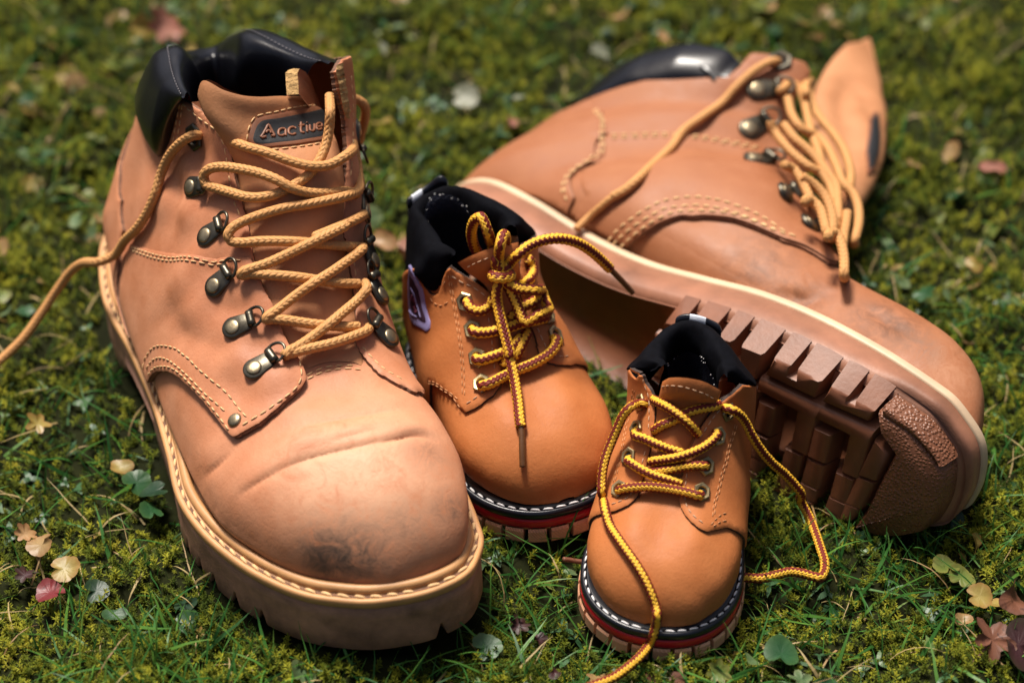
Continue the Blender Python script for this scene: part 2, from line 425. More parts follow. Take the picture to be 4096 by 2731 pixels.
M['outsole'] = simple('brown_crepe_rubber', (.37,.185,.115), .62, bumpscale=900, bstr=.5, bdist=.0007, var=.42, vscale=70)
M['thread'] = simple('cream_thread', (.66,.42,.20), .7, var=.2, vscale=300)
def cord_mat(name, c1, c2=None, strands=8, pitch=2.4, rough=.6, bands=2, amp=.10):
    """plaited cord: u along in mm, v around; optional two-colour zigzag"""
    m = NT(name); uv = m.n('ShaderNodeUVMap', uv_map='cord'); sep = m.n('ShaderNodeSeparateXYZ'); m.l(uv.outputs[0], sep.inputs[0])
    u = m.math('DIVIDE', sep.outputs[0], pitch); v = sep.outputs[1]
    tri = lambda x: m.math('ABSOLUTE', m.math('SUBTRACT', m.math('MULTIPLY', m.math('FRACT', x), 2.0), 1.0))
    sv = m.math('MULTIPLY', v, float(strands))
    # chevron: strands lean one way on one half column, the other way on the next
    col = m.math('FLOOR', sv); odd = m.math('MODULO', col, 2.0); sgn = m.math('SUBTRACT', m.math('MULTIPLY', odd, 2.0), 1.0)
    ph = m.math('ADD', u, m.math('MULTIPLY', m.math('MULTIPLY', m.math('FRACT', sv), sgn), .5))
    h1 = m.math('SINE', m.math('MULTIPLY', tri(ph), 1.57)); h2 = m.math('SINE', m.math('MULTIPLY', m.math('FRACT', sv), 3.14159))
    h = m.math('MULTIPLY', h1, m.math('POWER', h2, .35))
    nz = m.noise(1200, 2, .5)
    if c2 is None:
        base = m.mix(m.math('MULTIPLY', m.noise(60, 3, .6).outputs[0], .9), c1, tuple(c*.78 for c in c1[:3])+(1,))
    else:
        z = m.math('ADD', v, m.math('MULTIPLY', m.math('SUBTRACT', tri(u), .5), amp))
        st = m.math('GREATER_THAN', m.math('FRACT', m.math('MULTIPLY', z, float(bands))), .5)
        base = m.mix(st, c1, c2)
    m.l(base, m.b.inputs['Base Color'])
    hh = m.math('ADD', h, m.math('MULTIPLY', nz.outputs[0], .3))
    m.l(m.bump(hh, .55, .0006), m.b.inputs['Normal']); m.set(Roughness=rough, Specular_IOR_Level=.3)
    return m.m
M['brass'] = simple('antique_brass', (.10,.088,.066), .36, .9, 350, .25, .0004, .45, 120)
M['rivet'] = simple('worn_brass_rivet', (.32,.26,.165), .42, .9, 400, .3, .0004, .4, 200)
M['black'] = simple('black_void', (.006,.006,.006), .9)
M['blackleather'] = simple('black_leather', (.0035,.0037,.0065), .30, 0, 420, .10, .0008, .3, 50, .45)
M['lace_tan'] = cord_mat('tan_lace', (.62,.305,.105,1), None, 8, 2.6)
M['lace_kid'] = cord_mat('striped_lace', (.80,.44,.035,1), (.16,.016,.008,1), 12, 1.75, .55, 3, .075)
M['lining'] = simple('fuzzy_lining', (.50,.31,.13), .95, 0, 700, .6, .002, .35, 300, .1)
M['patch_black'] = simple('black_rubber', (.012,.012,.013), .55, 0, 900, .2)
M['patch_brown'] = simple('brown_rubber', (.20,.075,.035), .5)
M['thread_dark'] = simple('grey_thread', (.12,.11,.12), .7)
M['tan_inner'] = leather('tongue_nubuck', (.53,.25,.115,1), (.45,.195,.085,1), (.36,.145,.055,1), .6)

def pebble(name, col):
    m = NT(name); tc = m.n('ShaderNodeTexCoord'); vo = m.n('ShaderNodeTexVoronoi'); vo.inputs['Scale'].default_value = 700; m.l(tc.outputs['Object'], vo.inputs['Vector'])
    r = m.ramp(vo.outputs['Distance'], [(.15, (1, 1, 1)), (.6, (0, 0, 0))]); m.l(m.bump(r.outputs[0], .5, .0010), m.b.inputs['Normal'])
    m.l(m.ramp(m.noise(60, 4).outputs[0], [(.3, tuple(c*.8 for c in col)), (.7, tuple(c*1.15 for c in col))]).outputs[0], m.b.inputs['Base Color']); m.set(Roughness=.42)
    return m.m
M['pebble'] = pebble('pebbled_rubber', (.25,.115,.06))
M['kid'] = leather('orange_leather', (.49,.170,.052,1), (.41,.130,.037,1), (.32,.092,.024,1), .60, 1.2, spec=.25)
M['kid_edge'] = simple('dark_cut_edge', (.045,.028,.022), .85, bumpscale=900, bstr=.6, var=.5, vscale=500)
M['kid_welt'] = simple('black_welt_rubber', (.008,.009,.014), .3, 0, 600, .1)
M['kid_red'] = simple('red_midsole', (.50,.010,.020), .32, 0, 500, .1, var=.15)
def lug_mat(name, col):
    m = NT(name); tc = m.n('ShaderNodeTexCoord'); w = m.n('ShaderNodeTexWave', wave_type='BANDS', bands_direction='DIAGONAL'); w.inputs['Scale'].default_value = 420; m.l(tc.outputs['Object'], w.inputs['Vector'])
    m.l(m.bump(w.outputs[0], .35, .0004), m.b.inputs['Normal'])
    m.l(m.ramp(m.noise(80, 4).outputs[0], [(.3, tuple(c*.8 for c in col)), (.7, tuple(min(1, c*1.15) for c in col))]).outputs[0], m.b.inputs['Base Color']); m.set(Roughness=.5)
    return m.m
M['kid_lug'] = lug_mat('gum_rubber', (.74,.37,.22))
M['navy'] = simple('navy_collar_cloth', (.0026,.0028,.0045), .85, 0, 500, .3, .0006, .4, 200, .06)
def mesh_cloth(name, col):
    m = NT(name); tc = m.n('ShaderNodeTexCoord'); vo = m.n('ShaderNodeTexVoronoi'); vo.inputs['Scale'].default_value = 900; m.l(tc.outputs['Object'], vo.inputs['Vector'])
    m.l(m.bump(vo.outputs['Distance'], .6, .0008), m.b.inputs['Normal']); m.b.inputs['Base Color'].default_value = col; m.set(Roughness=.85, Specular_IOR_Level=.2)
    return m.m
M['kid_lining'] = mesh_cloth('navy_mesh_lining', (.012,.014,.026,1))
M['cream_thread'] = simple('pale_cream_thread', (.55,.36,.22), .65, var=.2)
M['white_thread'] = simple('white_thread', (.72,.70,.70), .6, 0, var=.15)
M['orange_thread'] = simple('orange_thread', (.55,.25,.10), .65, var=.2)
M['white_tape'] = simple('white_tape', (.62,.66,.74), .7, 0, 900, .5)
M['eyelet'] = simple('gold_eyelet', (.36,.28,.15), .42, .95, 300, .2, .0003, .3, 150)
M['lilac'] = simple('lilac_patch', (.30,.27,.52), .55, 0, 700, .2, var=.12)
M['plum'] = simple('plum_print', (.040,.016,.035), .6, var=.3)
M['red_print'] = simple('red_print', (.16,.03,.06), .6)
M['aglet'] = simple('clear_brown_aglet', (.10,.045,.018), .25, 0, 500, .3)

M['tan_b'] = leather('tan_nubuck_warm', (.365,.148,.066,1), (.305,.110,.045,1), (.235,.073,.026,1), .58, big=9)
M['welt_b'] = simple('sunlit_welt_rubber', (.58,.42,.27), .5, bumpscale=300, var=.2, vscale=30)  # same welt as the standing boot, direct sun put in as a paler colour
M['wall_b'] = simple('smudged_lit_gum_wall', (.28,.122,.070), .5, bumpscale=600, bstr=.3, var=.42, vscale=28)  # smudges are real mottling; light on the wall is put into the base colour

M['tread'] = simple('shaded_gum_tread', (.19,.068,.031), .5, bumpscale=500, bstr=.25, var=.25, vscale=45)  # same gum as the wall, colour darkened to stand in for shade
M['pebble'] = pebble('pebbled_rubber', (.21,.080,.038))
A_ORIGIN = (-0.17973, 0.06633, 0.0)
# ---- placing
def frameM(psi, origin, extra=None):
    a = math.radians(psi); F = Vector((math.sin(a), -math.cos(a), 0)); L = Vector((math.cos(a), math.sin(a), 0)); Zv = Vector((0, 0, 1))
    m = Matrix((F, L, Zv)).transposed().to_4x4(); m.translation = Vector(origin)
    return m
def lean_y(P, k, z0=.04):
    P = P.copy(); P[..., 1] += k*np.clip(P[..., 2]-z0, 0, None); return P
def pt_plane(Mx, px, axis, val):
    """local point where the sight line of px crosses the local plane axis=val"""
    Mi = np.linalg.inv(np.array(Mx)); o = Mi[:3, :3]@CPOS+Mi[:3, 3]; d = Mi[:3, :3]@ray(px); t = (val-o[axis])/d[axis]; return o+t*d
def pt_z(Mx, px, z):            # on a world height
    d = ray(px); t = (z-CPOS[2])/d[2]; w = CPOS+t*d; Mi = np.linalg.inv(np.array(Mx)); return Mi[:3, :3]@w+Mi[:3, 3]
def pt_d(Mx, px, dist):         # at a distance from the camera
    w = CPOS+ray(px)*dist; Mi = np.linalg.inv(np.array(Mx)); return Mi[:3, :3]@w+Mi[:3, 3]
def dist_of(Mx, p):
    w = np.array(Mx)[:3, :3]@np.asarray(p)+np.array(Mx)[:3, 3]; return np.linalg.norm(w-CPOS)
def crease(surf, px, depth=.0012, width=.003, swell=.0006, side=1, taper=True):
    """press a fold line into the skin"""
    uv = surf.smooth_uv(surf.path(px), .002); C, _ = surf.ev(uv); n = len(C)
    P = surf.P.reshape(-1, 3); N = surf.N.reshape(-1, 3)
    sel = np.where((np.abs(P-C.mean(0)) < (np.ptp(C, axis=0)/2+width*5)).all(1))[0]
    T = unit(np.gradient(C, axis=0))
    D = np.linalg.norm(P[sel][:, None]-C[None], axis=2); k = D.argmin(1); d = D[np.arange(len(sel)), k]
    b = np.cross(N[sel], T[k]); sd = np.sum((P[sel]-C[k])*b, 1)*side
    e = np.sin(np.pi*np.clip((k+.5)/n, 0, 1))**.6 if taper else np.ones(len(sel))
    amt = -depth*np.exp(-(d/width)**2)+swell*np.exp(-((sd-width*2.2)/(width*1.6))**2)*(d < width*6)
    P[sel] += N[sel]*(amt*e)[:, None]; surf.P = P.reshape(surf.P.shape)
def bump_at(surf, px, amt, rad, k=None):
    for p in (V(k, px) if k else px):
        c, n = surf.ev(surf.cast(p)); d = np.linalg.norm(surf.P-c[0], axis=2); surf.P = surf.P+surf.N*(amt*np.exp(-(d/rad)**2))[..., None]

bootpair = 'pair of large tan work boots'
def hook(surf, pr, pg, parent, sc=1.0, lift=.0, ring=True, lay=.0022, face=0):
    """rivet plate with roller and D ring: pr = pixel of the rivet, pg = pixel of the ring centre"""
    uv0, uv1 = surf.cast(pr), surf.cast(pg)
    if abs(uv1[1]-uv0[1]) > .5: uv1[1] += np.sign(uv0[1]-uv1[1])
    a, n = surf.ev(uv0, lay); b, nb_ = surf.ev(uv1, lay); a, b, n = a[0], b[0], unit(n[0]+nb_[0]); x = b-a; x = unit(x-n*(x@n)); y = np.cross(n, x)
    Q = lambda X, Y, Zz: a+x*X*sc+y*Y*sc+n*(Zz*sc)
    # plate
    out = []
    for t in np.linspace(math.pi*.5, math.pi*1.5, 13): out.append((.0040*math.cos(t), .0040*math.sin(t)))
    out += [(.003, -.0036), (.0062, -.0031), (.0062, .0031), (.003, .0036)]
    m = len(out); vs_, f = [], []
    for ins, z in ((0, -.0003), (0, .0007), (.90, .0010)):
        for X, Y in out:
            q = (X*(ins or 1), Y*(ins or 1)); vs_.append(Q(q[0], q[1], z))
    for r in range(2):
        for i in range(m): j = (i+1) % m; f.append((r*m+i, r*m+j, (r+1)*m+j, (r+1)*m+i))
    f.append(tuple(range(2*m, 3*m)))
    plate = mesh_obj('lace_hook', vs_, f, M['brass'], parent)
    # roller that wraps the ring
    tube_pts = np.array([Q(.0072, t, .0016) for t in np.linspace(-.0027, .0027, 5)])
    o = tube('roller', tube_pts, .0015*sc, M['brass'], plate, seg=12)
    # rivet head
    vs_, f = [], []; rr = [(.0027, .0008), (.0027, .0013), (.0023, .0016), (.0012, .0018), (.0, .0018)]
    for r, z in rr[:-1]:
        for t in np.linspace(0, 2*math.pi, 16, endpoint=False): vs_.append(Q(r*math.cos(t), r*math.sin(t), z))
    vs_.append(Q(0, 0, .0018))
    for r in range(3):
        for i in range(16): j = (i+1) % 16; f.append((r*16+i, r*16+j, (r+1)*16+j, (r+1)*16+i))
    for i in range(16): f.append((48+i, 48+(i+1) % 16, 64))
    mesh_obj('rivet', vs_, f, M['rivet'], plate)
    if ring:
        pts = [Q(.0072, -.0030, .0016)]
        for t in np.linspace(-math.pi/2, math.pi/2, 15):
            pts.append(Q(.0085+.0040*math.cos(t), .0034*math.sin(t), .0016+(.0012+lift)*math.cos(t)))
        pts.append(Q(.0072, .0030, .0016))
        tube('ring', np.array(pts), .00055*sc, M['brass'], plate, seg=8)
    return plate, Q
def eyelet(surf, p, parent, size=.0055, mat=None, dirpx=None, lay=.002, asp=1.0):
    """six-sided pressed metal eyelet"""
    uv = surf.cast(p); a, n = surf.ev(uv, lay); a, n = a[0], n[0]
    if dirpx is not None:
        b, _ = surf.ev(surf.cast(dirpx), lay); x = b[0]-a
    else: x = np.array([0, 0, 1.0])
    x = unit(x-n*(x@n)); y = np.cross(n, x); vs_, f = [], []; m = 24
    def hexr(t): 
        k = (t % (math.pi/3))-math.pi/6; return 1/math.cos(k)*.93
    rows = [(1.0, .0, 1), (1.0, .0007, 1), (.86, .0011, 1), (.60, .0010, 0), (.50, .0003, 0), (.46, -.0025, 0)]
    for r, z, hx in rows:
        for t in np.linspace(0, 2*math.pi, m, endpoint=False):
            R = size*r*(hexr(t) if hx else 1); vs_.append(a+x*R*math.cos(t)*asp+y*R*math.sin(t)+n*z)
    for r in range(len(rows)-1):
        for i in range(m): j = (i+1) % m; f.append((r*m+i, r*m+j, (r+1)*m+j, (r+1)*m+i))
    e = mesh_obj('eyelet', vs_, f, mat or M['brass'], parent, smooth=False)
    c0 = len(vs_)
    hv = [a+x*size*.5*math.cos(t)*asp+y*size*.5*math.sin(t)+n*.0002 for t in np.linspace(0, 2*math.pi, 12, endpoint=False)]
    mesh_obj('eyelet_hole', hv, [tuple(range(12))], M['black'], e)
    return a, n
def lace(name, surf, Mx, pts, mat, parent, r=.0022, step=.0006, flat=1.0, seg=14, braid=None):
    """pts: (view, x, y, height above skin) or ('z', view, x, y, world z) or ('d', view, x, y, distance) or ('p', point)"""
    P = []
    for p in pts:
        if p[0] == 'p': P.append(np.asarray(p[1], float))
        elif p[0] == 'z': P.append(pt_z(Mx, V(p[1], [(p[2], p[3])])[0], p[4]))
        elif p[0] == 'd': P.append(pt_d(Mx, V(p[1], [(p[2], p[3])])[0], p[4]))
        elif p[0] == 'x': P.append(pt_plane(Mx, V(p[1], [(p[2], p[3])])[0], p[5], p[4]))
        else:
            # height is along the sight line's nearest skin normal but kept on the sight line
            px = V(p[0], [(p[1], p[2])])[0]; uv = surf.cast(px); q, n = surf.ev(uv)
            q, n = q[0], n[0]; d = surf.Mi[:3, :3]@ray(px)
            c = max(.45, -(d@n)); P.append(q-d*(p[3]/c))
    P = spline(np.array(P), step=step)
    if braid:
        L = np.r_[0, np.cumsum(np.linalg.norm(np.diff(P, axis=0), axis=1))]; th = np.arange(seg)/seg
        ph = L[:, None]/braid[0]; tri = lambda x: np.abs((x % 1)*2-1)
        rad = r*(1+braid[1]*(tri(ph+4*th[None])-.5)*1.0+braid[1]*(tri(ph-4*th[None])-.5))
        return tube(name, P, r, mat, parent, seg=seg, rad=rad, flat=flat)
    return tube(name, P, r, mat, parent, seg=seg, flat=flat)
# ------------------------------------------------------------------ boot A (standing)
MA = frameM(27, A_ORIGIN); MAn = np.array(MA)
bootA = empty('work_boot', MA, 'large worn tan work boot standing upright with zigzag laces', 'boot', bootpair)
SA = Surf(lean_y(loft(ADULT, 300, 320), .30), MAn)
# worn folds across the vamp and round the ankle
crease(SA, V(3, [(830,540),(1000,430),(1150,360),(1300,310),(1450,280),(1600,240),(1700,215),(1850,210),(1960,245)]), .0007, .0030, .0006, 1)
crease(SA, V(3, [(1650,240),(1720,205),(1800,190),(1880,195),(1940,215)]), .0007, .0018, .0004, 1)
crease(SA, V(3, [(640,430),(720,360),(780,290),(830,230)]), .0009, .0035, .0005, 1)
crease(SA, V(3, [(1050,190),(1200,150),(1400,110),(1600,75),(1750,60),(1900,90)]), .0008, .0035, .0006, 1)
for pts_, dp_ in (([(930,460),(1050,395),(1200,340),(1350,298),(1500,262),(1650,228),(1780,208),(1900,222)], .0007), ([(1620,250),(1720,214),(1820,204),(1930,232)], .0008), ([(1690,228),(1790,196),(1880,200)], .0006), ([(1250,150),(1420,112),(1560,88),(1700,66)], .0005), ([(1350,240),(1480,205),(1600,180)], .0004), ([(860,520),(960,455),(1060,405)], .0006), ([(660,420),(740,345),(800,290)], .0006)):
    crease(SA, V(3, pts_), dp_, .0011, .0003, 1)
crease(SA, V(3, [(1150,330),(1350,260),(1500,200),(1650,150)]), .0004, .003, .0002, 1)
SA.refresh()
crease(SA, V(1, [(590,1020),(590,1120),(600,1250),(620,1380),(650,1450)]), .0022, .0060, .0012, 1)
crease(SA, V(2, [(380,600),(500,500),(600,430),(680,400)]), .0006, .005, .0004, 1)
# soft quilting of the quarter between and round the hooks
bump_at(SA, [(690,1330),(560,1250)], .0034, .009, 1); bump_at(SA, [(640,1180),(700,1230),(800,1260),(760,950)], -.0020, .006, 1); bump_at(SA, [(690,980),(820,1300)], .0014, .006, 1); bump_at(SA, [(420,1200),(380,1400)], .0016, .012, 1)
bump_at(SA, [(620,470),(850,760),(560,330),(640,220)], .0024, .009, 2); bump_at(SA, [(730,460),(760,700),(650,650),(840,480),(930,700),(560,600),(700,250)], -.0020, .0065, 2); bump_at(SA, [(1000,900),(1080,860)], .0018, .008, 2); bump_at(SA, [(880,960),(820,860)], -.0014, .007, 2)
bump_at(SA, [(1560,430),(1600,520)], .0014, .006, 2); bump_at(SA, [(1250,900),(1450,960)], -.0012, .012, 2); bump_at(SA, [(1200,1150),(1500,1110),(1750,1080)], .0014, .012, 2); bump_at(SA, [(900,420),(1150,560),(700,600)], .0010, .016, 3); bump_at(SA, [(1750,420),(1300,250)], .0012, .018, 3)
SA.refresh()
def keep_body(S_, f, top=.93, v0=.115, v1=.885, ut=.45):
    u = (f[:, 0]//S_.nv)/(S_.nu-1); v = (f[:, 0] % S_.nv)/S_.nv
    return (u < top) & ~((u > ut) & ((v < v0) | (v > v1)))
sp = lambda k, x, y: SA.ev(SA.cast(V(k, [(x, y)])[0]))[0][0]
GREY = (.085,.060,.045,1); RUB = (.66,.38,.23,1)
M['tan_toe'] = leather('tan_nubuck_scuffed', (.60,.275,.150,1), (.49,.190,.090,1), (.335,.108,.042,1), .58, spots=[(sp(3,1600,480), .050, RUB, .75, .42), (sp(3,1300,420), .035, RUB, .5, .45), (sp(3,1430,860), .026, GREY, .85, .52), (sp(3,1520,850), .013, GREY, .8, .48), (sp(3,1290,830), .012, GREY, .9, .52), (sp(3,1330,930), .012, GREY, .8, .52),
  (sp(3,2010,590), .010, GREY, .9, .50), (sp(3,1780,700), .016, GREY, .5, .52), (sp(3,1880,290), .014, (.20,.09,.05,1), .7, .46), (sp(3,700,640), .018, (.24,.10,.05,1), .6, .48), (sp(3,800,760), .016, (.24,.10,.05,1), .5, .5), (sp(3,2040,905), .004, (.02,.015,.012,1), 2.0, .30)])
upA = SA.obj('upper', M['tan_toe'], bootA, keep=lambda f: keep_body(SA, f))
# sole
oA = outline(OUTLINE, 1200)
nt_ = []        # notches cut into the lower edge of the sole
for p_ in V(3, [(497,600),(545,690),(572,725),(640,812),(700,905),(765,985),(880,1078),(1030,1150),(1925,1268)])+V(2, [(165,720),(205,830),(240,905)]):
    q_ = proj((np.column_stack([oA, np.full(len(oA), .002), np.ones(len(oA))])@MAn.T)[:, :3]); k_ = ((q_-p_)**2).sum(1).argmin(); nt_.append((k_, 1.0))
nt_ += [(k_, .8) for k_ in range(40, 300, 22) if oA[k_, 1] > .02 and oA[k_, 0] < .27]
def lugs(depth, wid, lo):
    L_ = np.r_[0, np.cumsum(np.linalg.norm(np.diff(oA, axis=0), axis=1))]
    def f(r):
        n = len(r); z = ztop(r[:, 0])+lo; arch = sstep(.082, .090, r[:, 0])*sstep(.140, .130, r[:, 0])*.010
        add = np.zeros(n)
        for k_, a_ in nt_:
            d_ = np.abs(L_-L_[k_]); d_ = np.minimum(d_, L_[-1]-d_); add = np.maximum(add, a_*depth*np.clip(1.25*(1-d_/wid), 0, 1))
        return z+np.maximum(add, arch)
    return f
solA = band(oA, [(.030, -.026), (.006, -.027), (.0022, lugs(.0085, .0034, -.0305)), (.0004, lugs(.0075, .0026, -.0285)), (.0006, -.020), (.0010,-.012), (.0004,-.0046), (.002, -.0040)], ztop, 'outsole', M['outsole'], bootA, caps=False)
welA = band(oA, [(.02,-.0044),(.0002,-.0044),(-.0003,-.0036),(-.0003,-.0008),(.0004,-.0001),(.0012,.0001),(.0022,-.0003),(.0030,-.0003),(.0040,.0003),(.02,0.0)], ztop, 'welt', M['welt'], bootA)
def ring_tube(name, o, ins, dz, r, mat, parent, zf=ztop, seg=10, warp=None):
    q = inset(o, ins); q = resample(np.vstack([q, q[:1]]), n=len(o)+1)[:-1]; P = np.column_stack([q, zf(q[:, 0])+dz])
    t_ = tube(name, P, r, mat, parent, seg=seg, closed=True); 
    return t_
ring_tube('rand_piping', oA, .0058, .0012, .0021, M['welt'], bootA)
ring_tube('stitch_groove', oA, .0026, -.0009, .0011, M['tan_edge'], bootA, seg=6)
qs = inset(oA, .0026); qs = np.vstack([qs, qs[:1]]); Ps = np.column_stack([qs, ztop(qs[:, 0])]); Ns = np.tile([0, 0, 1.0], (len(Ps), 1))
v_, f_ = stitch_mesh(Ps, Ns, .0052, .0016, .00075, .25, .0010); stuff_(mesh_obj('welt_stitching', v_, f_, M['thread'], bootA))

def uvpath(surf, *segs):
    """mixed list: (view, [(x,y)...]) or ('uv', [(u,v)...]) -> uv polygon with v unwrapped"""
    out = []
    for k, p in segs:
        out += [np.array(q, float) for q in p] if k == 'uv' else [surf.cast(q) for q in V(k, p)]
    out = np.array(out); out[:, 1] = np.where(out[:, 1] > .75, out[:, 1]-1, out[:, 1]) if False else out[:, 1]
    return out
# ---- left (lateral) quarter: v runs 0 (front) .. .5 (heel)
edgeL = (1, [(645,575),(690,596),(760,640),(850,708),(925,776),(952,830),(965,900),(975,1000),(985,1090),(1010,1180),(1040,1290),(1070,1400),(1090,1500)])
edgeL2 = (2, [(920,150),(950,260),(985,360),(1030,450),(1060,540),(1090,620),(1130,700),(1170,760),(1198,820),(1205,870),(1190,910),(1140,960),(1060,1040),(960,1120),(850,1180),(822,1186)])
archL = (2, [(790,1150),(740,1080),(680,1000),(610,920),(540,850),(480,815),(420,808),(385,830),(368,868)])
qL = uvpath(SA, edgeL, edgeL2, archL, (2, [(300,740),(250,640),(215,500)]), ('uv', [(.66,.43),(.72,.475),(.76,.51),(.85,.53),(.95,.52),(.985,.45),(.985,.30)]), (1, [(440,700),(560,760),(610,640)]))
panel('quarter', SA, qL, (M['tan'], M['tan_edge']), bootA, thick=.0023, fuzz=.00012)
# lower side piece whose upper edge runs round the ankle
lowL = uvpath(SA, (2, [(270,108),(330,128),(400,148),(480,163),(560,175),(640,182),(720,185),(800,186),(886,186)]), (2, [(918,186),(950,262),(985,362),(1030,452),(1060,541),(1090,621),(1130,701),(1170,760),(1197,820),(1204,870),(1188,909),(1139,959),(1059,1039),(960,1118),(850,1178),(823,1184)]), archL, (2, [(300,740),(250,640),(222,500),(225,300)]))
panel('side_panel', SA, lowL, (M['tan'], M['tan_edge']), bootA, off=.0021, thick=.0012, base=.0010, fuzz=.0001, edge=.0008)
# heel counter
hc = uvpath(SA, (1, [(252,985),(262,1080),(275,1250),(287,1440)]), (2, [(212,260),(196,400),(212,530),(250,622)]), ('uv', [(.66,.47),(.70,.52),(.80,.56),(.92,.56),(.95,.50)]))
panel('heel_counter', SA, hc, (M['tan'], M['tan_edge']), bootA, off=.0030, thick=.0014, base=.001, edge=.0008)
# eyestay on the other side
edgeR = (1, [(1650,318),(1606,400),(1622,500),(1650,600),(1680,700),(1690,850),(1690,1000),(1680,1150),(1675,1300),(1670,1440)])
edgeR2 = (2, [(1412,60),(1425,150),(1443,240),(1460,330),(1470,450),(1478,520),(1468,640),(1490,690),(1540,760),(1620,840),(1720,900),(1800,940),(1858,944)])
qR = uvpath(SA, edgeR, edgeR2, (2, [(1850,915),(1826,870)]), ('uv', [(.40,.76),(.46,.70),(.60,.64),(.72,.56),(.80,.52),(.92,.52),(.93,.60),(.93,.70),(.945,.80),(.96,.87)]))
qR[:, 1] = np.where(qR[:, 1] < .3, qR[:, 1]+1, qR[:, 1])
panel('quarter', SA, qR, (M['tan'], M['tan_edge']), bootA, thick=.0024, fuzz=.0003)
# ---- stitching
st = lambda name, surf, off, *paths, **kw: stitches(name, surf, [surf.path(sum([V(k, p) for k, p in pth], [])) for pth in paths], M['thread'], kw.pop('parent', bootA), off=off, **kw)
st('stitching', SA, .0036, [(2, [(352,800),(362,735),(400,685),(440,672),(500,685),(580,742),(650,812),(740,893),(800,962),(860,1042),(915,1095)])],
   [(2, [(368,800),(392,760),(432,738),(480,750),(540,795),(600,853),(680,943),(740,1003),(800,1063)])],
   [(2, [(377,830),(402,800),(450,786),(500,796),(560,840),(620,905),(690,985),(745,1062),(795,1130),(815,1155)])],
   [(2, [(1168,770),(1174,860),(1152,920),(1092,985),(1002,1055),(932,1098),(850,1148)])],
   [(2, [(285,125),(400,170),(560,194),(700,203),(880,205)])], [(2, [(290,145),(400,190),(560,212),(700,221),(800,224)])])
st('stitching', SA, .0024, [(1, [(655,604),(720,660),(800,720),(870,772),(908,830),(932,900),(945,980),(960,1090),(985,1240),(1020,1330),(1050,1450)])],
   [(1, [(640,605),(625,680),(604,800),(575,1000),(560,1060)])], [(1, [(655,610),(645,700),(620,850),(590,1020)])],
   [(2, [(940,300),(975,390),(1005,455)])], [(2, [(1060,570),(1105,645)])],
   [(1, [(1705,420),(1718,600),(1718,800),(1712,1000),(1705,1120)])], [(2, [(1440,150),(1460,260),(1478,400)])], [(2, [(1510,690),(1560,750),(1640,825),(1740,885)])])
st('stitching', SA, .0002, [(2, [(1212,832),(1290,795),(1400,777),(1500,782)])], [(2, [(1217,852),(1300,815),(1420,795),(1520,802)])])
# rivet at the tip of the quarter
a, n = SA.ev(SA.cast(V(2, [(838,1100)])[0]), .0034); a, n = a[0], n[0]; x = unit(np.cross(n, [0, 0, 1.0])); y = np.cross(n, x); vv, ff = [], []
for r, z in ((.0031, -.0006), (.0031, .0004), (.0024, .0010), (.0012, .0013)):
    for t in np.linspace(0, 2*math.pi, 18, endpoint=False): vv.append(a+x*r*math.cos(t)+y*r*math.sin(t)+n*z)
for r in range(3):
    for i in range(18): j = (i+1) % 18; ff.append((r*18+i, r*18+j, (r+1)*18+j, (r+1)*18+i))
ff.append(tuple(54+i for i in range(18))); mesh_obj('rivet', vv, ff, M['rivet'], bootA)

# ---- tongue: closed ring of points, front then back
def ring_surf(rows, nu, nf, thick, Mx, surf, back=None):
    G = []
    for row in rows:
        r = []
        for p in row:
            px = V(p[0], [(p[1], p[2])])[0]
            if len(p) == 4:
                q, n = surf.ev(surf.cast(px), p[3]); r.append(q[0])
            else: r.append(pt_plane(Mx, px, p[4], p[3]))
        G.append(spline(np.array(r), n=nf))
    G = np.array(G); G = np.stack([spline(G[:, j], n=nu) for j in range(nf)], 1)
    du = np.gradient(G, axis=0); dv = np.gradient(G, axis=1); n = unit(np.cross(du, dv))
    if (n[:, :, 0].mean()) < 0: n = -n
    e = np.sqrt(np.clip(1-(np.linspace(-1, 1, nf))**8, .02, 1))
    et = np.sqrt(np.clip(1-np.clip((np.linspace(0, 1, nu)-.93)/.075, 0, 1)**2, .02, 1))
    th = thick*et[:, None]*e[None]
    F = G+n*(th-thick)[..., None]*.5; B = G-n*(thick*.5+th*.5)[..., None]
    return Surf(np.concatenate([F, B[:, ::-1]], 1), np.array(Mx)), G, n
TG, gA, nA = ring_surf([
  [(2,1195,805,.0004),(2,1240,788,.0004),(2,1290,768,.0004),(2,1350,758,.0004),(2,1420,758,.0004),(2,1480,765,.0004),(2,1540,790,.0004)],
  [(2,1000,500,.0010),(2,1080,490,.0012),(2,1170,480,.0014),(2,1260,470,.0014),(2,1350,460,.0014),(2,1430,450,.0012),(2,1500,450,.0008)],
  [(2,880,150,.0012),(2,980,140,.0016),(2,1080,130,.0018),(2,1180,120,.0018),(2,1280,110,.0018),(2,1370,105,.0016),(2,1450,100,.0012)],
  [(1,950,1000,.001),(1,1060,1010,.0022),(1,1180,1020,.0026),(1,1300,1020,.0026),(1,1430,1010,.0024),(1,1550,1000,.0018),(1,1690,980,.0012)],
  [(1,760,700,.108,0),(1,870,725,.115,0),(1,990,742,.119,0),(1,1120,745,.1205,0),(1,1260,735,.119,0),(1,1400,712,.115,0),(1,1590,680,.104,0)],
  [(1,690,560,.098,0),(1,742,455,.101,0),(1,870,516,.110,0),(1,1000,550,.1145,0),(1,1150,560,.115,0),(1,1300,548,.1115,0),(1,1480,540,.098,0)]], 90, 60, .0055, MA, SA)
TG.obj('tongue', M['tan_inner'], bootA)
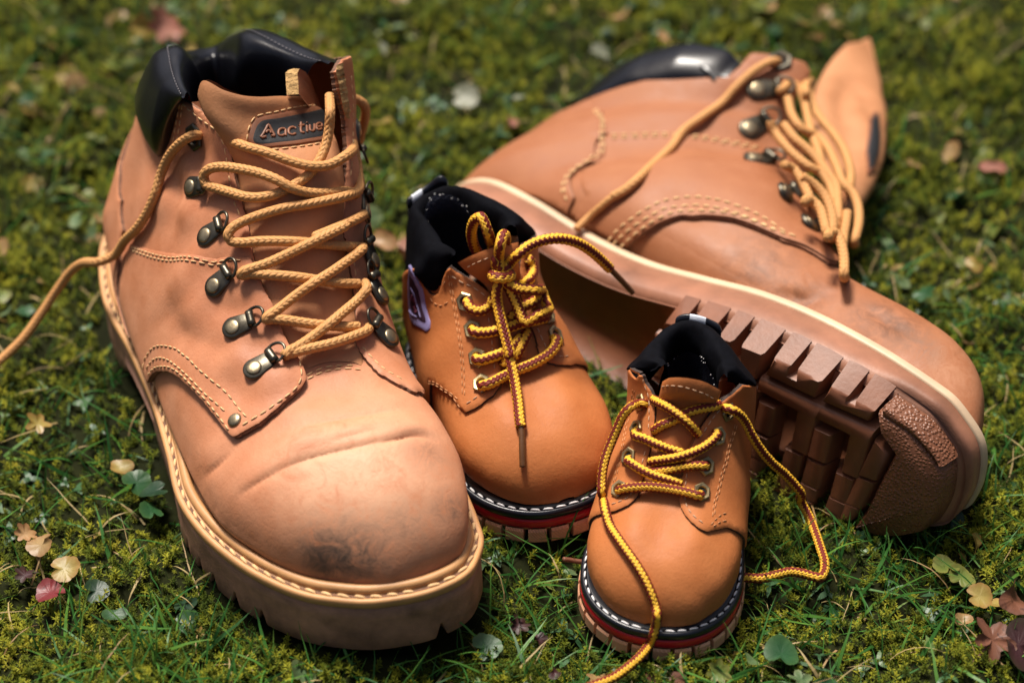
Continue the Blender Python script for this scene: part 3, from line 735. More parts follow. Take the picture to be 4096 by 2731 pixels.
# upright fold of the tongue's gusset with its cut lining edge
gp = [pt_plane(MA, q, 0, x_) for q, x_ in zip(V(1, [(1395,540),(1392,470),(1385,400),(1400,372),(1440,392),(1475,450),(1500,520),(1535,610),(1560,720),(1480,640)]), (.1115,.108,.104,.102,.098,.095,.094,.095,.097,.107))]
gp = np.array(gp); gl = np.array([pt_plane(MA, q, 0, x_) for q, x_ in zip(V(1, [(1316,545),(1310,470),(1306,400),(1330,380),(1360,372)]), (.1115,.107,.103,.101,.099))])
gv = np.vstack([gp, gp-np.array([.0015,.0048,.0004]), gl]); ng = len(gp)
gf = [tuple(range(ng))[::-1]]; gf += [(i, i+1, ng+i+1, ng+i) for i in range(ng-1)]
lf = [(0, 1, 2*ng+1, 2*ng), (1, 2, 2*ng+2, 2*ng+1), (2, 3, 2*ng+3, 2*ng+2), (3, 4, 2*ng+4, 2*ng+3)]
gus = mesh_obj('tongue_gusset', gv, gf+lf, None, bootA, smooth=False, mats=[M['tan'], M['lining']], fmat=[0]*len(gf)+[1]*len(lf))
# ---- rubber name patch
pb = uvpath(TG, (1, [(1062,842),(1068,800),(1082,745),(1108,705),(1150,688),(1200,676),(1300,658),(1400,640),(1500,624),(1556,616),(1572,640),(1576,740),(1570,820),(1545,848),(1400,872),(1250,886),(1130,892),(1085,880)]))
pi = uvpath(TG, (1, [(1092,838),(1098,800),(1112,755),(1135,725),(1165,712),(1300,692),(1440,668),(1540,650),(1552,665),(1556,740),(1552,812),(1535,834),(1400,856),(1250,870),(1140,876),(1102,866)]))
patch = panel('name_patch', TG, pb, (M['patch_brown'], M['patch_brown']), bootA, thick=.0013, edge=.0010, grid=.002)
panel('patch_field', TG, pi, (M['patch_black'], M['patch_black']), patch, off=.0010, thick=.0005, base=.0008, edge=.0005, grid=.002)
st('stitching', TG, .0003, [(1, [(1052,850),(1058,790),(1075,735),(1105,692),(1150,674),(1300,642),(1420,620),(1545,596)])], [(1, [(1085,896),(1200,906),(1350,894),(1480,876),(1550,862)])])
def strokes(name, surf, lines, view, r, off, mat, parent, squash=1):
    V_, F_ = [], []
    for ln in lines:
        q = surf.smooth_uv(surf.path(V(view, ln)), .0004) if len(ln) > 2 else surf.path(V(view, ln)); P, N = surf.ev(q, off)
        if len(P) == 2: P = np.linspace(P[0], P[1], 4)
        T, A_, B_ = frames(P, N[0]); b = len(V_); seg = 8
        for i in range(len(P)):
            for t in np.linspace(0, 2*math.pi, seg, endpoint=False): V_.append(P[i]+A_[i]*math.cos(t)*r*.8+B_[i]*math.sin(t)*r)
        for i in range(len(P)-1):
            for j in range(seg): F_.append((b+i*seg+j, b+i*seg+(j+1) % seg, b+(i+1)*seg+(j+1) % seg, b+(i+1)*seg+j))
        F_.append(tuple(b+j for j in range(seg))); F_.append(tuple(b+(len(P)-1)*seg+j for j in range(seg)))
    return mesh_obj(name, V_, F_, mat, parent)
strokes('lettering', TG, [[(1140,834),(1152,815),(1166,785),(1183,752),(1200,780),(1216,808),(1230,830)],[(1142,836),(1158,834),(1174,831)],[(1204,829),(1216,829),(1230,830)],[(1170,806),(1182,792),(1196,796),(1204,812)],
  [(1300,832),(1299,808),(1296,790),(1280,783),(1258,789),(1252,806),(1256,825),(1274,831),(1292,824)],
  [(1364,782),(1345,774),(1326,780),(1318,798),(1324,818),(1342,826),(1366,818)],
  [(1396,742),(1397,770),(1399,800),(1408,814),(1420,812)],[(1382,768),(1398,765),(1418,761)],
  [(1436,766),(1438,790),(1440,810)],[(1433,744),(1435,748)],
  [(1456,764),(1457,785),(1462,800),(1474,804),(1485,794),(1486,775),(1485,758)],
  [(1502,778),(1520,774),(1535,770),(1530,754),(1514,750),(1501,760),(1500,782),(1512,795),(1534,788)]], 1, .00058, .0017, M['patch_brown'], patch)
# ---- padded collar of boot A
def collar(surf, Mx, st_, parent, mat, bulge=.0065, n=150, inner=.06, cen=None, pinch=.0012, roll=1.0, ends=.12, tuck=0.0):
    O, C, N = [], [], []
    for seam, cr in st_:
        if seam[0] == 'uv': q, nn = surf.ev(np.array(seam[1]), .0016)
        else: q, nn = surf.ev(surf.cast(V(seam[0], [seam[1]])[0]), .0016)
        O.append(q[0]); N.append(nn[0]); C.append(pt_plane(Mx, V(cr[0], [cr[1]])[0], cr[3], cr[2]) if cr[0] != 'p' else np.array(cr[1]))
    O, C, N = np.array(O), np.array(C), np.array(N); cen = C.mean(0) if cen is None else np.array(cen)
    O, C, N = spline(O, n=n), spline(C, n=n), unit(spline(N, n=n))
    rows = []
    for i_, (o, c, nn) in enumerate(zip(O, C, N)):
        bw = np.clip(min(i_, n-1-i_)/(n*ends), .12, 1)
        h = cen-c; h[2] = 0; h = unit(h); e_ = (1-bw)*tuck; o = o-nn*e_; c = c+h*e_; out = unit(nn*[1, 1, .3]-h*.4); L = np.linalg.norm(c-o); bg = bulge*min(1, L/.02+.25)*bw
        rows.append([o-nn*.0012, o+out*bg*.35+(c-o)*.06, o+(c-o)*.3+out*bg*.95, o+(c-o)*.62+out*bg*1.0, o+(c-o)*.88+out*bg*.62+[0, 0, .0012], c+[0, 0, pinch*-.3],
                     c+h*.005*roll+[0, 0, .0002], c+h*.0105*roll+[0, 0, -.0075*roll], c+h*.013*roll+[0, 0, -.020*roll], c+h*.0085*roll+[0, 0, -.036*roll], c+h*.006*roll+[0, 0, -inner]])
    rows = np.array(rows); m = 44; G = np.stack([spline(r, n=m) for r in rows]); V_ = G.reshape(-1, 3)
    F_ = [(i*m+j, i*m+j+1, (i+1)*m+j+1, (i+1)*m+j) for i in range(n-1) for j in range(m-1)]
    o = mesh_obj('padded_collar', V_, F_, mat, parent)
    return o, C, cen
stA = [((1,(636,585)), (1,(634,572),.100,0)), ((1,(612,680)), (1,(612,535),.093,0)), ((1,(590,780)), (1,(590,488),.086,0)), ((1,(556,890)), (1,(568,430),.078,0)), ((1,(505,965)), (1,(549,360),.067,0)), ((1,(450,905)), (1,(537,285),.057,0)),
  ((1,(400,790)), (1,(530,232),.048,0)), ((1,(358,660)), (1,(560,222),.041,0)), (('uv',(.95,.38)), (1,(610,246),.034,0)), (('uv',(.93,.42)), (1,(650,272),.026,0)), (('uv',(.93,.46)), (1,(735,262),.017,0)), (('uv',(.93,.50)), (1,(835,246),.014,0)),
  (('uv',(.93,.55)), (1,(905,190),.021,0)), (('uv',(.93,.60)), (1,(985,136),.032,0)), (('uv',(.92,.65)), (1,(1065,120),.043,0)), (('uv',(.91,.72)), (1,(1170,165),.056,0)), (('uv',(.90,.78)), (1,(1300,235),.069,0)), (('uv',(.92,.84)), (1,(1450,302),.083,0)), (('uv',(.95,.90)), (1,(1595,338),.100,0))]
colA, crA, cenA = collar(SA, MA, stA, bootA, M['blackleather'])
for a0, a1 in ((4, 52), (88, 146)):
    Cc = crA[a0:a1]; v_, f_ = stitch_mesh(Cc+np.array([0, 0, .0004]), np.tile([0, 0, 1.0], (len(Cc), 1)), .0016, .0008, .00030, .35); stuff_(mesh_obj('collar_stitching', v_, f_, M['thread_dark'], colA))
# dark footbed inside
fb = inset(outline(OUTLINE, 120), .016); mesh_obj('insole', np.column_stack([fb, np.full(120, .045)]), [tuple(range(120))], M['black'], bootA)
la = np.vstack([SA.ev(SA.cast(p), .0034)[0] for p in V(1, [(1603,352),(1600,400),(1612,455),(1626,540),(1640,620),(1660,700)])]); lb = np.vstack([SA.ev(SA.cast(p), .0040)[0] for p in V(1, [(1636,338),(1640,400),(1652,455),(1664,540),(1676,620),(1680,700)])])
la, lb = spline(la, n=40), spline(lb, n=40); lb += RNG.normal(0, .0002, lb.shape); lm = (la+lb)/2+SA.Mi[:3, :3]@ray(V(1, [(1640,450)])[0])*-.0012+RNG.normal(0, .0002, la.shape)
mesh_obj('lining', np.vstack([la, lm, lb]), [(r*40+i, r*40+i+1, (r+1)*40+i+1, (r+1)*40+i) for r in range(2) for i in range(39)], M['lining'], bootA)
# ---- hooks and eyelets
for pr, pg in (((1,(722,1160)), (1,(850,1140))), ((1,(812,1490)), (1,(905,1420))), ((2,(735,350)), (2,(812,272))), ((2,(832,590)), (2,(955,530))), ((2,(945,820)), (2,(1070,740))),
               ((1,(1800,770)), (1,(1835,875))), ((1,(1800,1330)), (1,(1795,1235))), ((2,(1538,210)), (2,(1500,110))), ((2,(1585,412)), (2,(1528,315))), ((2,(1636,645)), (2,(1560,560)))):
    hook(SA, V(pr[0], [pr[1]])[0], V(pg[0], [pg[1]])[0], bootA, lay=.0036 if pr[0] == 2 else .0024, sc=1.2, face=.9 if pr[1][0] > 1450 else 0)
eyelet(SA, V(1, [(735,818)])[0], bootA, .0052, dirpx=V(1, [(735,740)])[0], lay=.0026, asp=1.12)
# ---- the lace
def join(objs, name):
    """several meshes that are one piece -> one mesh"""
    V_, F_, U = [], [], []; b = 0
    for o in objs:
        me = o.data; a = np.zeros(len(me.vertices)*3); me.vertices.foreach_get('co', a); V_.append(a.reshape(-1, 3))
        F_ += [tuple(b+i for i in p.vertices) for p in me.polygons]; b += len(me.vertices)
        uv = np.zeros(len(me.loops)*2, np.float32); me.uv_layers[0].data.foreach_get('uv', uv); U.append(uv)
    o0 = objs[0]; o = mesh_obj(name, np.vstack(V_), F_, o0.data.materials[0], o0.parent)
    l = o.data.uv_layers.new(name='cord'); l.data.foreach_set('uv', np.concatenate(U))
    for q in objs:
        me = q.data; bpy.data.objects.remove(q); bpy.data.meshes.remove(me)
    return o
runsA = [
 [(1,752,806,-.003),(1,742,812,.002),(1,700,812,.0058),(1,655,832,.0058),(1,590,885,.0062),(1,530,965,.0062),(1,487,1065,.0055),(1,447,1200,.005),(1,400,1310,.005),(1,330,1420,.006),(1,250,1500,.009),
  ('z',0,262,586,.060),('z',0,228,601,.057),('z',0,190,604,.051),('z',0,160,626,.043),('z',0,130,667,.034),('z',0,100,712,.026),('z',0,50,780,.016),('z',0,-10,836,.009),('z',0,-80,890,.006)],
 [(1,930,845,.001),(1,975,858,.0045),(1,1050,888,.0055),(1,1200,930,.0058),(1,1350,985,.0062),(1,1480,1015,.0078),(1,1600,1005,.0085),(1,1700,950,.0085),(1,1775,880,.0070),(1,1830,850,.0065),(1,1868,872,.0060),(1,1880,935,.0060),(1,1868,1020,.0060),(1,1835,1105,.0060),(1,1790,1170,.0072),(1,1700,1215,.0078),(1,1500,1258,.0068),(1,1300,1292,.0060),(1,1120,1345,.0056),(1,1010,1390,.0062),(1,955,1425,.0072),(1,928,1470,.0075),(1,950,1508,.0062),(1,1010,1520,.0055),(1,1150,1510,.0055),(1,1350,1512,.0055),(1,1550,1528,.0045),(1,1700,1542,.0045),(1,1790,1548,.0030)],
 [(1,1775,1200,.0038),(1,1700,1182,.0048),(1,1600,1192,.0058),(1,1450,1190,.0066),(1,1350,1160,.0082),(1,1250,1105,.0085),(1,1130,1060,.0068),(1,1000,1032,.0066),(1,880,1020,.0070),(1,800,1037,.0072),(1,768,1080,.0072),(1,785,1135,.0066),(1,850,1160,.0056),(1,950,1190,.0055),(1,1050,1218,.0055),(1,1150,1220,.0055),(1,1260,1192,.0052),(1,1380,1130,.0050),(1,1475,1055,.0050),(1,1540,960,.0052),(1,1578,860,.0056),(1,1596,760,.0066),(1,1602,660,.0075),('x',1,1600,590,.118,0),('x',1,1598,552,.114,0)],
 [('x',1,1735,560,.088,0),('x',1,1775,575,.088,0),('x',1,1815,600,.088,0),('x',1,1836,640,.087,0),('x',1,1828,720,.083,0),('x',1,1805,800,.079,0),('x',1,1790,880,.075,0)],
 [(1,1838,1215,.0030),(1,1845,1260,.0055),(1,1830,1315,.0068),(1,1780,1362,.0072),(1,1650,1420,.0066),(1,1500,1482,.0080),(2,1430,2,.0085),(2,1250,92,.0090),(2,1100,165,.0062),(2,980,218,.0060),(2,910,240,.0066),(2,862,258,.0074),(2,850,278,.0066),(2,900,270,.0055),(2,1000,275,.0056),(2,1150,287,.0056),(2,1300,308,.0052),(2,1400,320,.0052),(2,1500,325,.0045)],
 [(2,1525,120,.0040),(2,1515,140,.0062),(2,1450,190,.0066),(2,1350,260,.0074),(2,1250,322,.0092),(2,1150,392,.0066),(2,1050,470,.0062),(2,1005,500,.0070),(2,985,522,.0066),(2,1030,520,.0055),(2,1100,526,.0056),(2,1250,548,.0056),(2,1400,560,.0052),(2,1500,562,.0045)],
 [(2,1535,320,.0040),(2,1545,355,.0062),(2,1500,410,.0068),(2,1430,470,.0072),(2,1340,545,.0092),(2,1250,615,.0068),(2,1160,675,.0062),(2,1110,700,.0070),(2,1092,722,.0066),(2,1110,715,.0060),(2,1200,690,.0062),(2,1350,655,.0070),(2,1480,612,.0062),(2,1545,585,.0055),(2,1560,565,.0030)],
]
join([lace('lace', SA, MA, r_, M['lace_tan'], bootA, r=.00215, braid=(.0026, .05)) for r_ in runsA], 'lace')
# ------------------------------------------------------------------ boot B (lying on its side)
RB = Matrix(((.7247, -.0342, .6882), (-.6876, -.1003, .7191), (.0444, -.9944, -.0962)))
SCB = 1.075
MB = RB.to_4x4()@Matrix.Scale(SCB, 4); MB.translation = Vector((-0.06160, 0.07081, 0.00139))
bootB = empty('work_boot', MB, 'large worn tan work boot lying on its side with its tread showing', 'boot', bootpair)
KB = [list(r) for r in ADULT]
for r in KB:
    u = r[0]; r[2] += .0065*float(sstep(.03, .14, u))*(1-float(sstep(.45, .62, u)))
    r[6] -= .0035*float(sstep(.45, .6, u))+.0165*float(sstep(.52, .68, u))*(1-.75*float(sstep(.86, 1, u))); r[10] = min(r[10], 3.6)
    if u >= .93: r[1], r[2] = (.1195, .1640) if u < .97 else (.1210, .1870)
GB = lean_y(loft(KB, 280, 300), .33); GB[..., 1] *= -1
SB = Surf(GB, np.array(MB))
crease(SB, V(9, [(800,215),(900,265),(980,280),(1040,262),(1090,240)]), .0016, .0045, .0010, 1)
crease(SB, V(9, [(1320,320),(1400,370),(1480,420),(1560,460)]), .0010, .0035, .0006, 1)
crease(SB, V(9, [(900,240),(960,255),(1010,250)]), .0008, .002, .0004, 1)
bump_at(SB, [(1200,700),(1050,800),(1000,430),(1250,430)], .0016, .014, 8); bump_at(SB, [(1350,640),(900,620),(1150,880)], -.0016, .012, 8)
bump_at(SB, [(1560,760),(1500,430),(1400,240)], .0018, .010, 8); bump_at(SB, [(1560,620),(1640,790),(1700,950)], -.0022, .008, 8)
SB.refresh()
spB = lambda k, x, y: SB.ev(SB.cast(V(k, [(x, y)])[0]))[0][0]
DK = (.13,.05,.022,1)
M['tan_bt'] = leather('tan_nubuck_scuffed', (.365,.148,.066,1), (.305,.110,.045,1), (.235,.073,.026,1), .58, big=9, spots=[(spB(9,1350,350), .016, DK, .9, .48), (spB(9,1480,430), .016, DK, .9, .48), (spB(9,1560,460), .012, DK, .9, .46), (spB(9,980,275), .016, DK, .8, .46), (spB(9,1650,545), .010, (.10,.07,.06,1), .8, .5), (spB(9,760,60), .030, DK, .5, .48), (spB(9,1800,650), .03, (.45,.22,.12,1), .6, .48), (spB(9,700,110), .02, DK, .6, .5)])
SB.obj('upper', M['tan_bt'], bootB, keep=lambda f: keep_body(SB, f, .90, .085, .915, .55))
oB = outline(OUTLINE, 640, mirror=True)
zsp = lambda x: .010*np.clip((x-.2)/.1, 0, 1)**2
def zabs(z0): return lambda r: z0+zsp(r[:, 0])
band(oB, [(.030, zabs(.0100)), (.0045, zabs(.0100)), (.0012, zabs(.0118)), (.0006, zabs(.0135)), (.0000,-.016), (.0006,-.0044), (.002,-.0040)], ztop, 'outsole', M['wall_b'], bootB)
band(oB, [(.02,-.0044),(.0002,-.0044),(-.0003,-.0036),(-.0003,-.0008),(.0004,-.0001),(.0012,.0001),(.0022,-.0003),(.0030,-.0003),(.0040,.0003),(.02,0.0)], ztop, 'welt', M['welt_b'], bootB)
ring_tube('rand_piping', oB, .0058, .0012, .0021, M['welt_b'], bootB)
# ---- tread
sh = inset(oB, .0050); mesh_obj('shank_shade_sheet', np.vstack([np.column_stack([sh, .0097+zsp(sh[:, 0])]), np.column_stack([inset(oB, .0034), .0108+zsp(sh[:, 0])])]), [tuple(range(640))]+[(i, (i+1) % 640, 640+(i+1) % 640, 640+i) for i in range(640)], M['tread'], bootB)  # added dark sheet on the sole bottom, stands in for shade at the arch
oq = oB; med = oq[oq[:, 1] < .0]; lat = oq[oq[:, 1] > 0]
def edge_y(x, side, ins): 
    q = med if side < 0 else lat; k = np.argsort(q[:, 0]); return np.interp(x, q[k, 0], q[k, 1])-side*ins
def lug(poly, mat=None, zt=0.0, flare=.0009, name='tread_lug'):
    """poly in mm in the sole plane; 'E'/'L' as y means the inner/outer edge of the sole"""
    base, top = [], []
    for x, y in poly:
        x *= .001
        if y in ('E', 'L'):
            sd = -1 if y == 'E' else 1
            base.append((x, edge_y(x, sd, .0006), .0130)); top.append((x, edge_y(x, sd, .0064), zt))
        else: base.append((x, y*.001, .0103)); top.append((x, y*.001, zt))
    b, t = np.array(base), np.array(top); c = t[:, :2].mean(0)
    n = len(b); nxt = np.roll(t[:, :2], -1, 0)-np.roll(t[:, :2], 1, 0); nr = unit(np.stack([nxt[:, 1], -nxt[:, 0]], 1))
    ar = .5*np.sum(t[:, 0]*np.roll(t[:, 1], -1)-np.roll(t[:, 0], -1)*t[:, 1]); nr = nr if ar > 0 else -nr
    b[:, :2] += nr*flare; m = t.copy(); m[:, 2] += .0014; t[:, :2] -= nr*.0010; t[:, 2] += RNG.normal(0, .00012)
    for A_ in (b, m, t): A_[:, 2] += zsp(A_[:, 0])
    vs_ = np.vstack([b, m, t]); F_ = [(r*n+i, r*n+(i+1) % n, (r+1)*n+(i+1) % n, (r+1)*n+i) for r in range(2) for i in range(n)]+[tuple(range(2*n, 3*n))]
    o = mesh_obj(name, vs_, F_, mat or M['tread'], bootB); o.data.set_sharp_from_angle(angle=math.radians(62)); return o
for x0 in (163.5, 190.5, 217.5, 244.0):
    w = 23.2 if x0 < 240 else 20.4
    lug([(x0+1,'E'),(x0+4,'E'),(x0+8.8,'E'),(x0+8.8,-42.5),(x0+12.2,-42.5),(x0+12.2,'E'),(x0+w-5,'E'),(x0+w,'E'),(x0+w-2,-37.5),(x0-1.5,-37.5)] if x0 > 200 else [(x0+1,'E'),(x0+8,'E'),(x0+8,-36),(x0+12.5,-36),(x0+12.5,'E'),(x0+w,'E'),(x0+w-2,-33),(x0-1.5,-33)])
    yb = -35.5 if x0 > 200 else -30.5
    lug([(x0-4,yb),(x0+w+2,yb),(x0+w+.5,-28),(x0+w-1,-9.5),(x0+w-9.5,-9.5),(x0+w-8.5,-28),(x0-4.5,-28.5 if x0 > 200 else -27)])
    for dx in (-3.5, w-10.5):
        if dx < 0: lug([(x0+dx,-24.5),(x0+dx+8.5,-24.5),(x0+dx+7.5,-9.5),(x0+dx-1.2,-9.5)])
        lug([(x0+dx-1.3,-8.5),(x0+dx+7.4,-8.5),(x0+dx+6.4,9.5),(x0+dx-2.3,9.5)]); lug([(x0+dx-2.4,10.5),(x0+dx+6.3,10.5),(x0+dx+5.2,28),(x0+dx-3.4,28)]); lug([(x0+dx-3.5,29),(x0+dx+5.1,29),(x0+dx+4.2,'L'),(x0+dx-4.4,'L')])
tx = np.linspace(268, 297, 12)
lug([(267.5,-47.0),(267.5,'E')]+[(x, 'E') for x in (273, 278, 283, 287, 290, 292)]+[(294.5,-30.5),(290,-36.5),(280,-43.5)], M['pebble'], zt=.0005)
lo = [(266,-44.0),(279,-40.5),(289,-33.5),(294.8,-27.5),(295.8,-20),(295.6,-12),(294,-4),(291.5,4),(288,12),(284,20),(279,27),(273,33),(266,'L')]
lug(lo+[(264.5,34),(268,10),(271,-10),(275.5,-28),(268,-34.5)], M['pebble'], zt=.0005)
lug([(266.5,-31),(273,-27),(270,-12),(262,-12)]); lug([(261.8,-11),(269.8,-11),(266,8),(258.5,8)]); lug([(258.3,9),(265.6,9),(262.5,30),(255.5,30)])
for (a_, b_) in ((4, 18), (22, 38), (42, 58)):      # heel
    lug([(a_,4),(b_,4),(b_,'L'),(a_,'L')] if a_ > 10 else [(4,4),(18,4),(18,28),(8,16)])
# ---- upper panels
qB = uvpath(SB, (8, [(890,1100),(950,1052),(1050,992),(1150,964),(1280,964),(1400,977),(1500,1012),(1650,1082),(1740,1112),(1800,1145),(1870,1192),(1908,1198),(1918,1160),(1900,1110),(1880,1060),(1855,960),(1800,860),(1750,740),(1715,600),(1705,480),(1700,390),(1730,320),(1765,285),(1782,240),(1758,182),(1700,134),(1620,108),(1535,106),(1490,150),(1430,220),(1368,272)]))
v_hi = SB.cast(V(8, [(1000,400)])[0])[1]
sgn_ = 1 if v_hi > .5 else -1
backv = lambda v: (1-v) if v_hi > .5 else v
qB2 = np.vstack([qB, [(.945, backv(.28)), (.93, backv(.36)), (.93, backv(.45)), (.93, backv(.52)), (.80, backv(.52)), (.70, backv(.50)), (.66, backv(.46))], uvpath(SB, (8, [(300,800),(450,870),(600,938),(780,1040)]))])
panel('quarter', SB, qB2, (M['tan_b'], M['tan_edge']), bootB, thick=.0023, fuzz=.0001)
low = uvpath(SB, (8, [(785,562),(870,556),(950,553),(1050,553),(1150,557),(1230,564),(1300,573),(1380,586),(1450,603),(1520,620),(1600,640),(1700,600),(1712,620),(1748,740),(1798,860),(1853,960),(1878,1060),(1898,1110),(1915,1160),(1905,1194),(1870,1189),(1800,1142),(1740,1109),(1650,1079),(1500,1009),(1400,974),(1280,961),(1150,961),(1050,989),(950,1049),(895,1094),(780,1036),(640,962),(690,860),(740,720),(778,620)]))
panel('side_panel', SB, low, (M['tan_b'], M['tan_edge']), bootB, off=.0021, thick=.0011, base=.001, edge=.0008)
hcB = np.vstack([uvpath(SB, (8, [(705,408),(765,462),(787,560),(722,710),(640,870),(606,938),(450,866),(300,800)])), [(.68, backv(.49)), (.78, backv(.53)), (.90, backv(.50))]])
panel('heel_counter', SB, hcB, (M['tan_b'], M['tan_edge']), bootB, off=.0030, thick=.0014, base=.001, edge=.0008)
stB = lambda off, *paths, **kw: stitches('stitching', SB, [SB.path(V(8, p)) for p in paths], M['thread'], bootB, off=off, length=.0032, gap=.0014, r=.0005)
stB(.0034, [(805,1070),(850,1020),(900,983),(1000,923),(1100,888),(1200,878),(1300,888),(1420,923),(1550,983),(1650,1053),(1735,1095)], [(830,1085),(900,1025),(1000,965),(1100,930),(1200,920),(1300,928),(1420,958),(1550,1015),(1680,1080)], [(865,1100),(930,1045),(1050,975),(1150,950),(1280,948),(1400,962),(1500,998),(1640,1065)],
    [(800,572),(950,566),(1150,570),(1300,586),(1450,616),(1560,645)], [(800,588),(950,580),(1150,584),(1300,600),(1450,630),(1540,655)])
stB(.0046, [(740,460),(768,550),(704,710),(612,893)], [(726,466),(752,550),(690,705),(597,886)])
# ---- padded collar
stB_ = []
for seam, px, xx in (((8,(1366,280)), (8,(1440,190)), -.074), ((8,(1330,285)), (8,(1380,130)), -.077), ((8,(1200,292)), (8,(1290,117)), -.075), ((8,(1080,300)), (8,(1190,118)), -.070), ((8,(960,306)), (8,(1090,140)), -.062), ((8,(860,316)), (8,(980,182)), -.052), (('uv',(.93,backv(.50))), (8,(900,240)), -.040)):
    stB_.append((seam, (px[0], px[1], xx, 1)))
mv = lambda v: (v if v_hi > .5 else 1-v)         # far side
stB_ += [(('uv',(.93,mv(.44))), ('p',(.016,-.020,.118))), (('uv',(.93,mv(.38))), ('p',(.035,-.006,.135))), (('uv',(.92,mv(.30))), ('p',(.065,.001,.146))), (('uv',(.93,mv(.22))), ('p',(.090,.000,.150))), (('uv',(.95,mv(.16))), ('p',(.108,-.004,.154)))]
colB, crB, cenB = collar(SB, MB, stB_, bootB, M['blackleather'], cen=(.06,-.034,.14), bulge=.007, inner=.016, roll=.5)
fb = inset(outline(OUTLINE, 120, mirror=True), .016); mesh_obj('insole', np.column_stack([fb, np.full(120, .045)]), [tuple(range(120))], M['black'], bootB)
# ---- hooks, eyelet
eyelet(SB, V(8, [(1632,192)])[0], bootB, .0052, dirpx=V(8, [(1690,150)])[0], lay=.0026, asp=1.1)
for pr, pg in (((1515,335),(1660,325)), ((1475,535),(1590,470)), ((1500,705),(1650,690)), ((1640,865),(1755,865)), ((1760,1020),(1870,1045))):
    hook(SB, V(8, [pr])[0], V(8, [pg])[0], bootB, sc=1.35, face=.5, lay=.0036 if pr[1] > 600 else .0025)
# ---- tongue pulled forward out of the throat
rows = [((1968,92),(2078,92),.007), ((1925,135),(2096,150),.010), ((1858,220),(2122,240),.012), ((1806,330),(2138,400),.015), ((1786,480),(2131,590),.017), ((1800,640),(2106,740),.017), ((1850,790),(2062,860),.015), ((1925,900),(2018,925),.010), ((1900,1000),(1960,1010),.008)]
R_ = []
for (a_, b_, dp) in rows:
    a_, b_ = V(8, [a_])[0], V(8, [b_])[0]
    pa, pb_ = pt_plane(MB, a_, 1, -.042), pt_plane(MB, b_, 1, -.032); c_ = (pa+pb_)/2; h_ = (pb_-pa)/2; d_ = SB.Mi[:3, :3]@ray(((a_[0]+b_[0])/2, (a_[1]+b_[1])/2))
    th = np.linspace(0, 2*np.pi, 64, endpoint=False)
    R_.append(c_+np.cos(th)[:, None]*h_+(np.sign(np.sin(th))*np.abs(np.sin(th))**.8)[:, None]*unit(d_)*dp)
R_ = np.array(R_); R_ = np.stack([spline(R_[:, j], n=80) for j in range(64)], 1)
TB = Surf(R_, np.array(MB))
for pth, dpt in (([(1990,250),(1960,330),(1945,420),(1985,520),(2010,640)], .0030), ([(2020,300),(2060,380),(2065,470)], .0018), ([(1870,470),(1930,520),(1960,610),(1950,720)], .0022)): crease(TB, V(8, pth), dpt, .006, .0014, 1)
TB.refresh(); TB.obj('tongue', M['tan_inner'], bootB)
_v = TB.P[0]; mesh_obj('tongue_cap', np.vstack([_v, _v.mean(0)+np.array([0,0,.0035])]), [(i, (i+1) % 64, 64) for i in range(64)], M['tan_inner'], bootB)
pbB = uvpath(TB, (8, [(2072,470),(2095,438),(2120,440),(2126,520),(2118,640),(2098,720),(2062,745),(2056,640)])); patB = panel('name_patch', TB, pbB, (M['patch_brown'], M['patch_brown']), bootB, thick=.0014, grid=.002)
piB = uvpath(TB, (8, [(2080,480),(2098,455),(2115,458),(2119,530),(2111,640),(2092,705),(2068,725),(2064,640)])); panel('patch_field', TB, piB, (M['patch_black'], M['patch_black']), patB, off=.0010, thick=.0006, base=.0008, edge=.0005, grid=.002)
# ---- lace
X_ = lambda pts, y0, y1: [('x', 10, p[0], p[1], (y0+(y1-y0)*i/(len(pts)-1))*.35-.053, 1) for i, p in enumerate(pts)]+[('x', 10, pts[-1][0]+4, pts[-1][1]+18, y1*.35-.040, 1)]
runsB = [[(8,1655,205,-.004),(8,1628,186,.001),(8,1600,181,.0060),(8,1560,195,.0064),(8,1500,232,.0060),(8,1420,304,.0056),(8,1350,382,.0054),(8,1250,455,.0052),(8,1155,525,.0052),(8,1100,602,.0050),(8,1010,688,.0050),(8,925,768,.0052),(8,865,818,.0054),(8,805,852,.0056)],
 X_([(405,395),(425,380),(465,352),(512,372),(545,440),(562,520),(592,650),(630,750),(655,850)], -.058, -.020), X_([(560,420),(555,370),(580,335),(590,345),(578,400),(602,490),(652,570),(720,650),(780,740),(815,830),(826,900),(818,980)], -.050, -.005),
 X_([(450,440),(475,540),(522,610),(562,640),(612,655),(682,730),(742,850),(782,950),(840,1010),(868,1080),(873,1180),(848,1290)], -.052, .006), X_([(350,575),(352,605),(372,640),(432,720),(502,790),(582,850),(642,880),(692,940),(722,1020),(740,1100),(735,1220)], -.062, -.005),
 X_([(425,595),(492,680),(562,740),(622,800),(682,880),(735,960),(747,1050),(750,1170)], -.054, -.010), X_([(430,835),(445,845),(482,860),(522,910),(552,970),(585,1040)], -.060, -.035), X_([(535,905),(602,950),(662,1010),(702,1090),(720,1180),(713,1260)], -.050, -.010),
 X_([(555,1060),(562,1045),(602,1055),(642,1100),(665,1170),(682,1240)], -.058, -.035), X_([(690,1270),(700,1245),(742,1248),(770,1310),(786,1400),(786,1490)], -.052, -.025), X_([(805,1120),(795,1200),(785,1260),(776,1330)], -.015, .0)]
join([lace('lace', SB, MB, r_, M['lace_tan'], bootB, r=.0021, braid=(.0026, .05)) for r_ in runsB], 'lace')
lace('aglet', SB, MB, [(8,815,846,.0055),(8,795,860,.0056),(8,745,902,.0052),(8,690,950,.0050),(8,640,997,.0085),(8,625,1012,.0100)], M['lace_tan'], bootB, r=.0017)

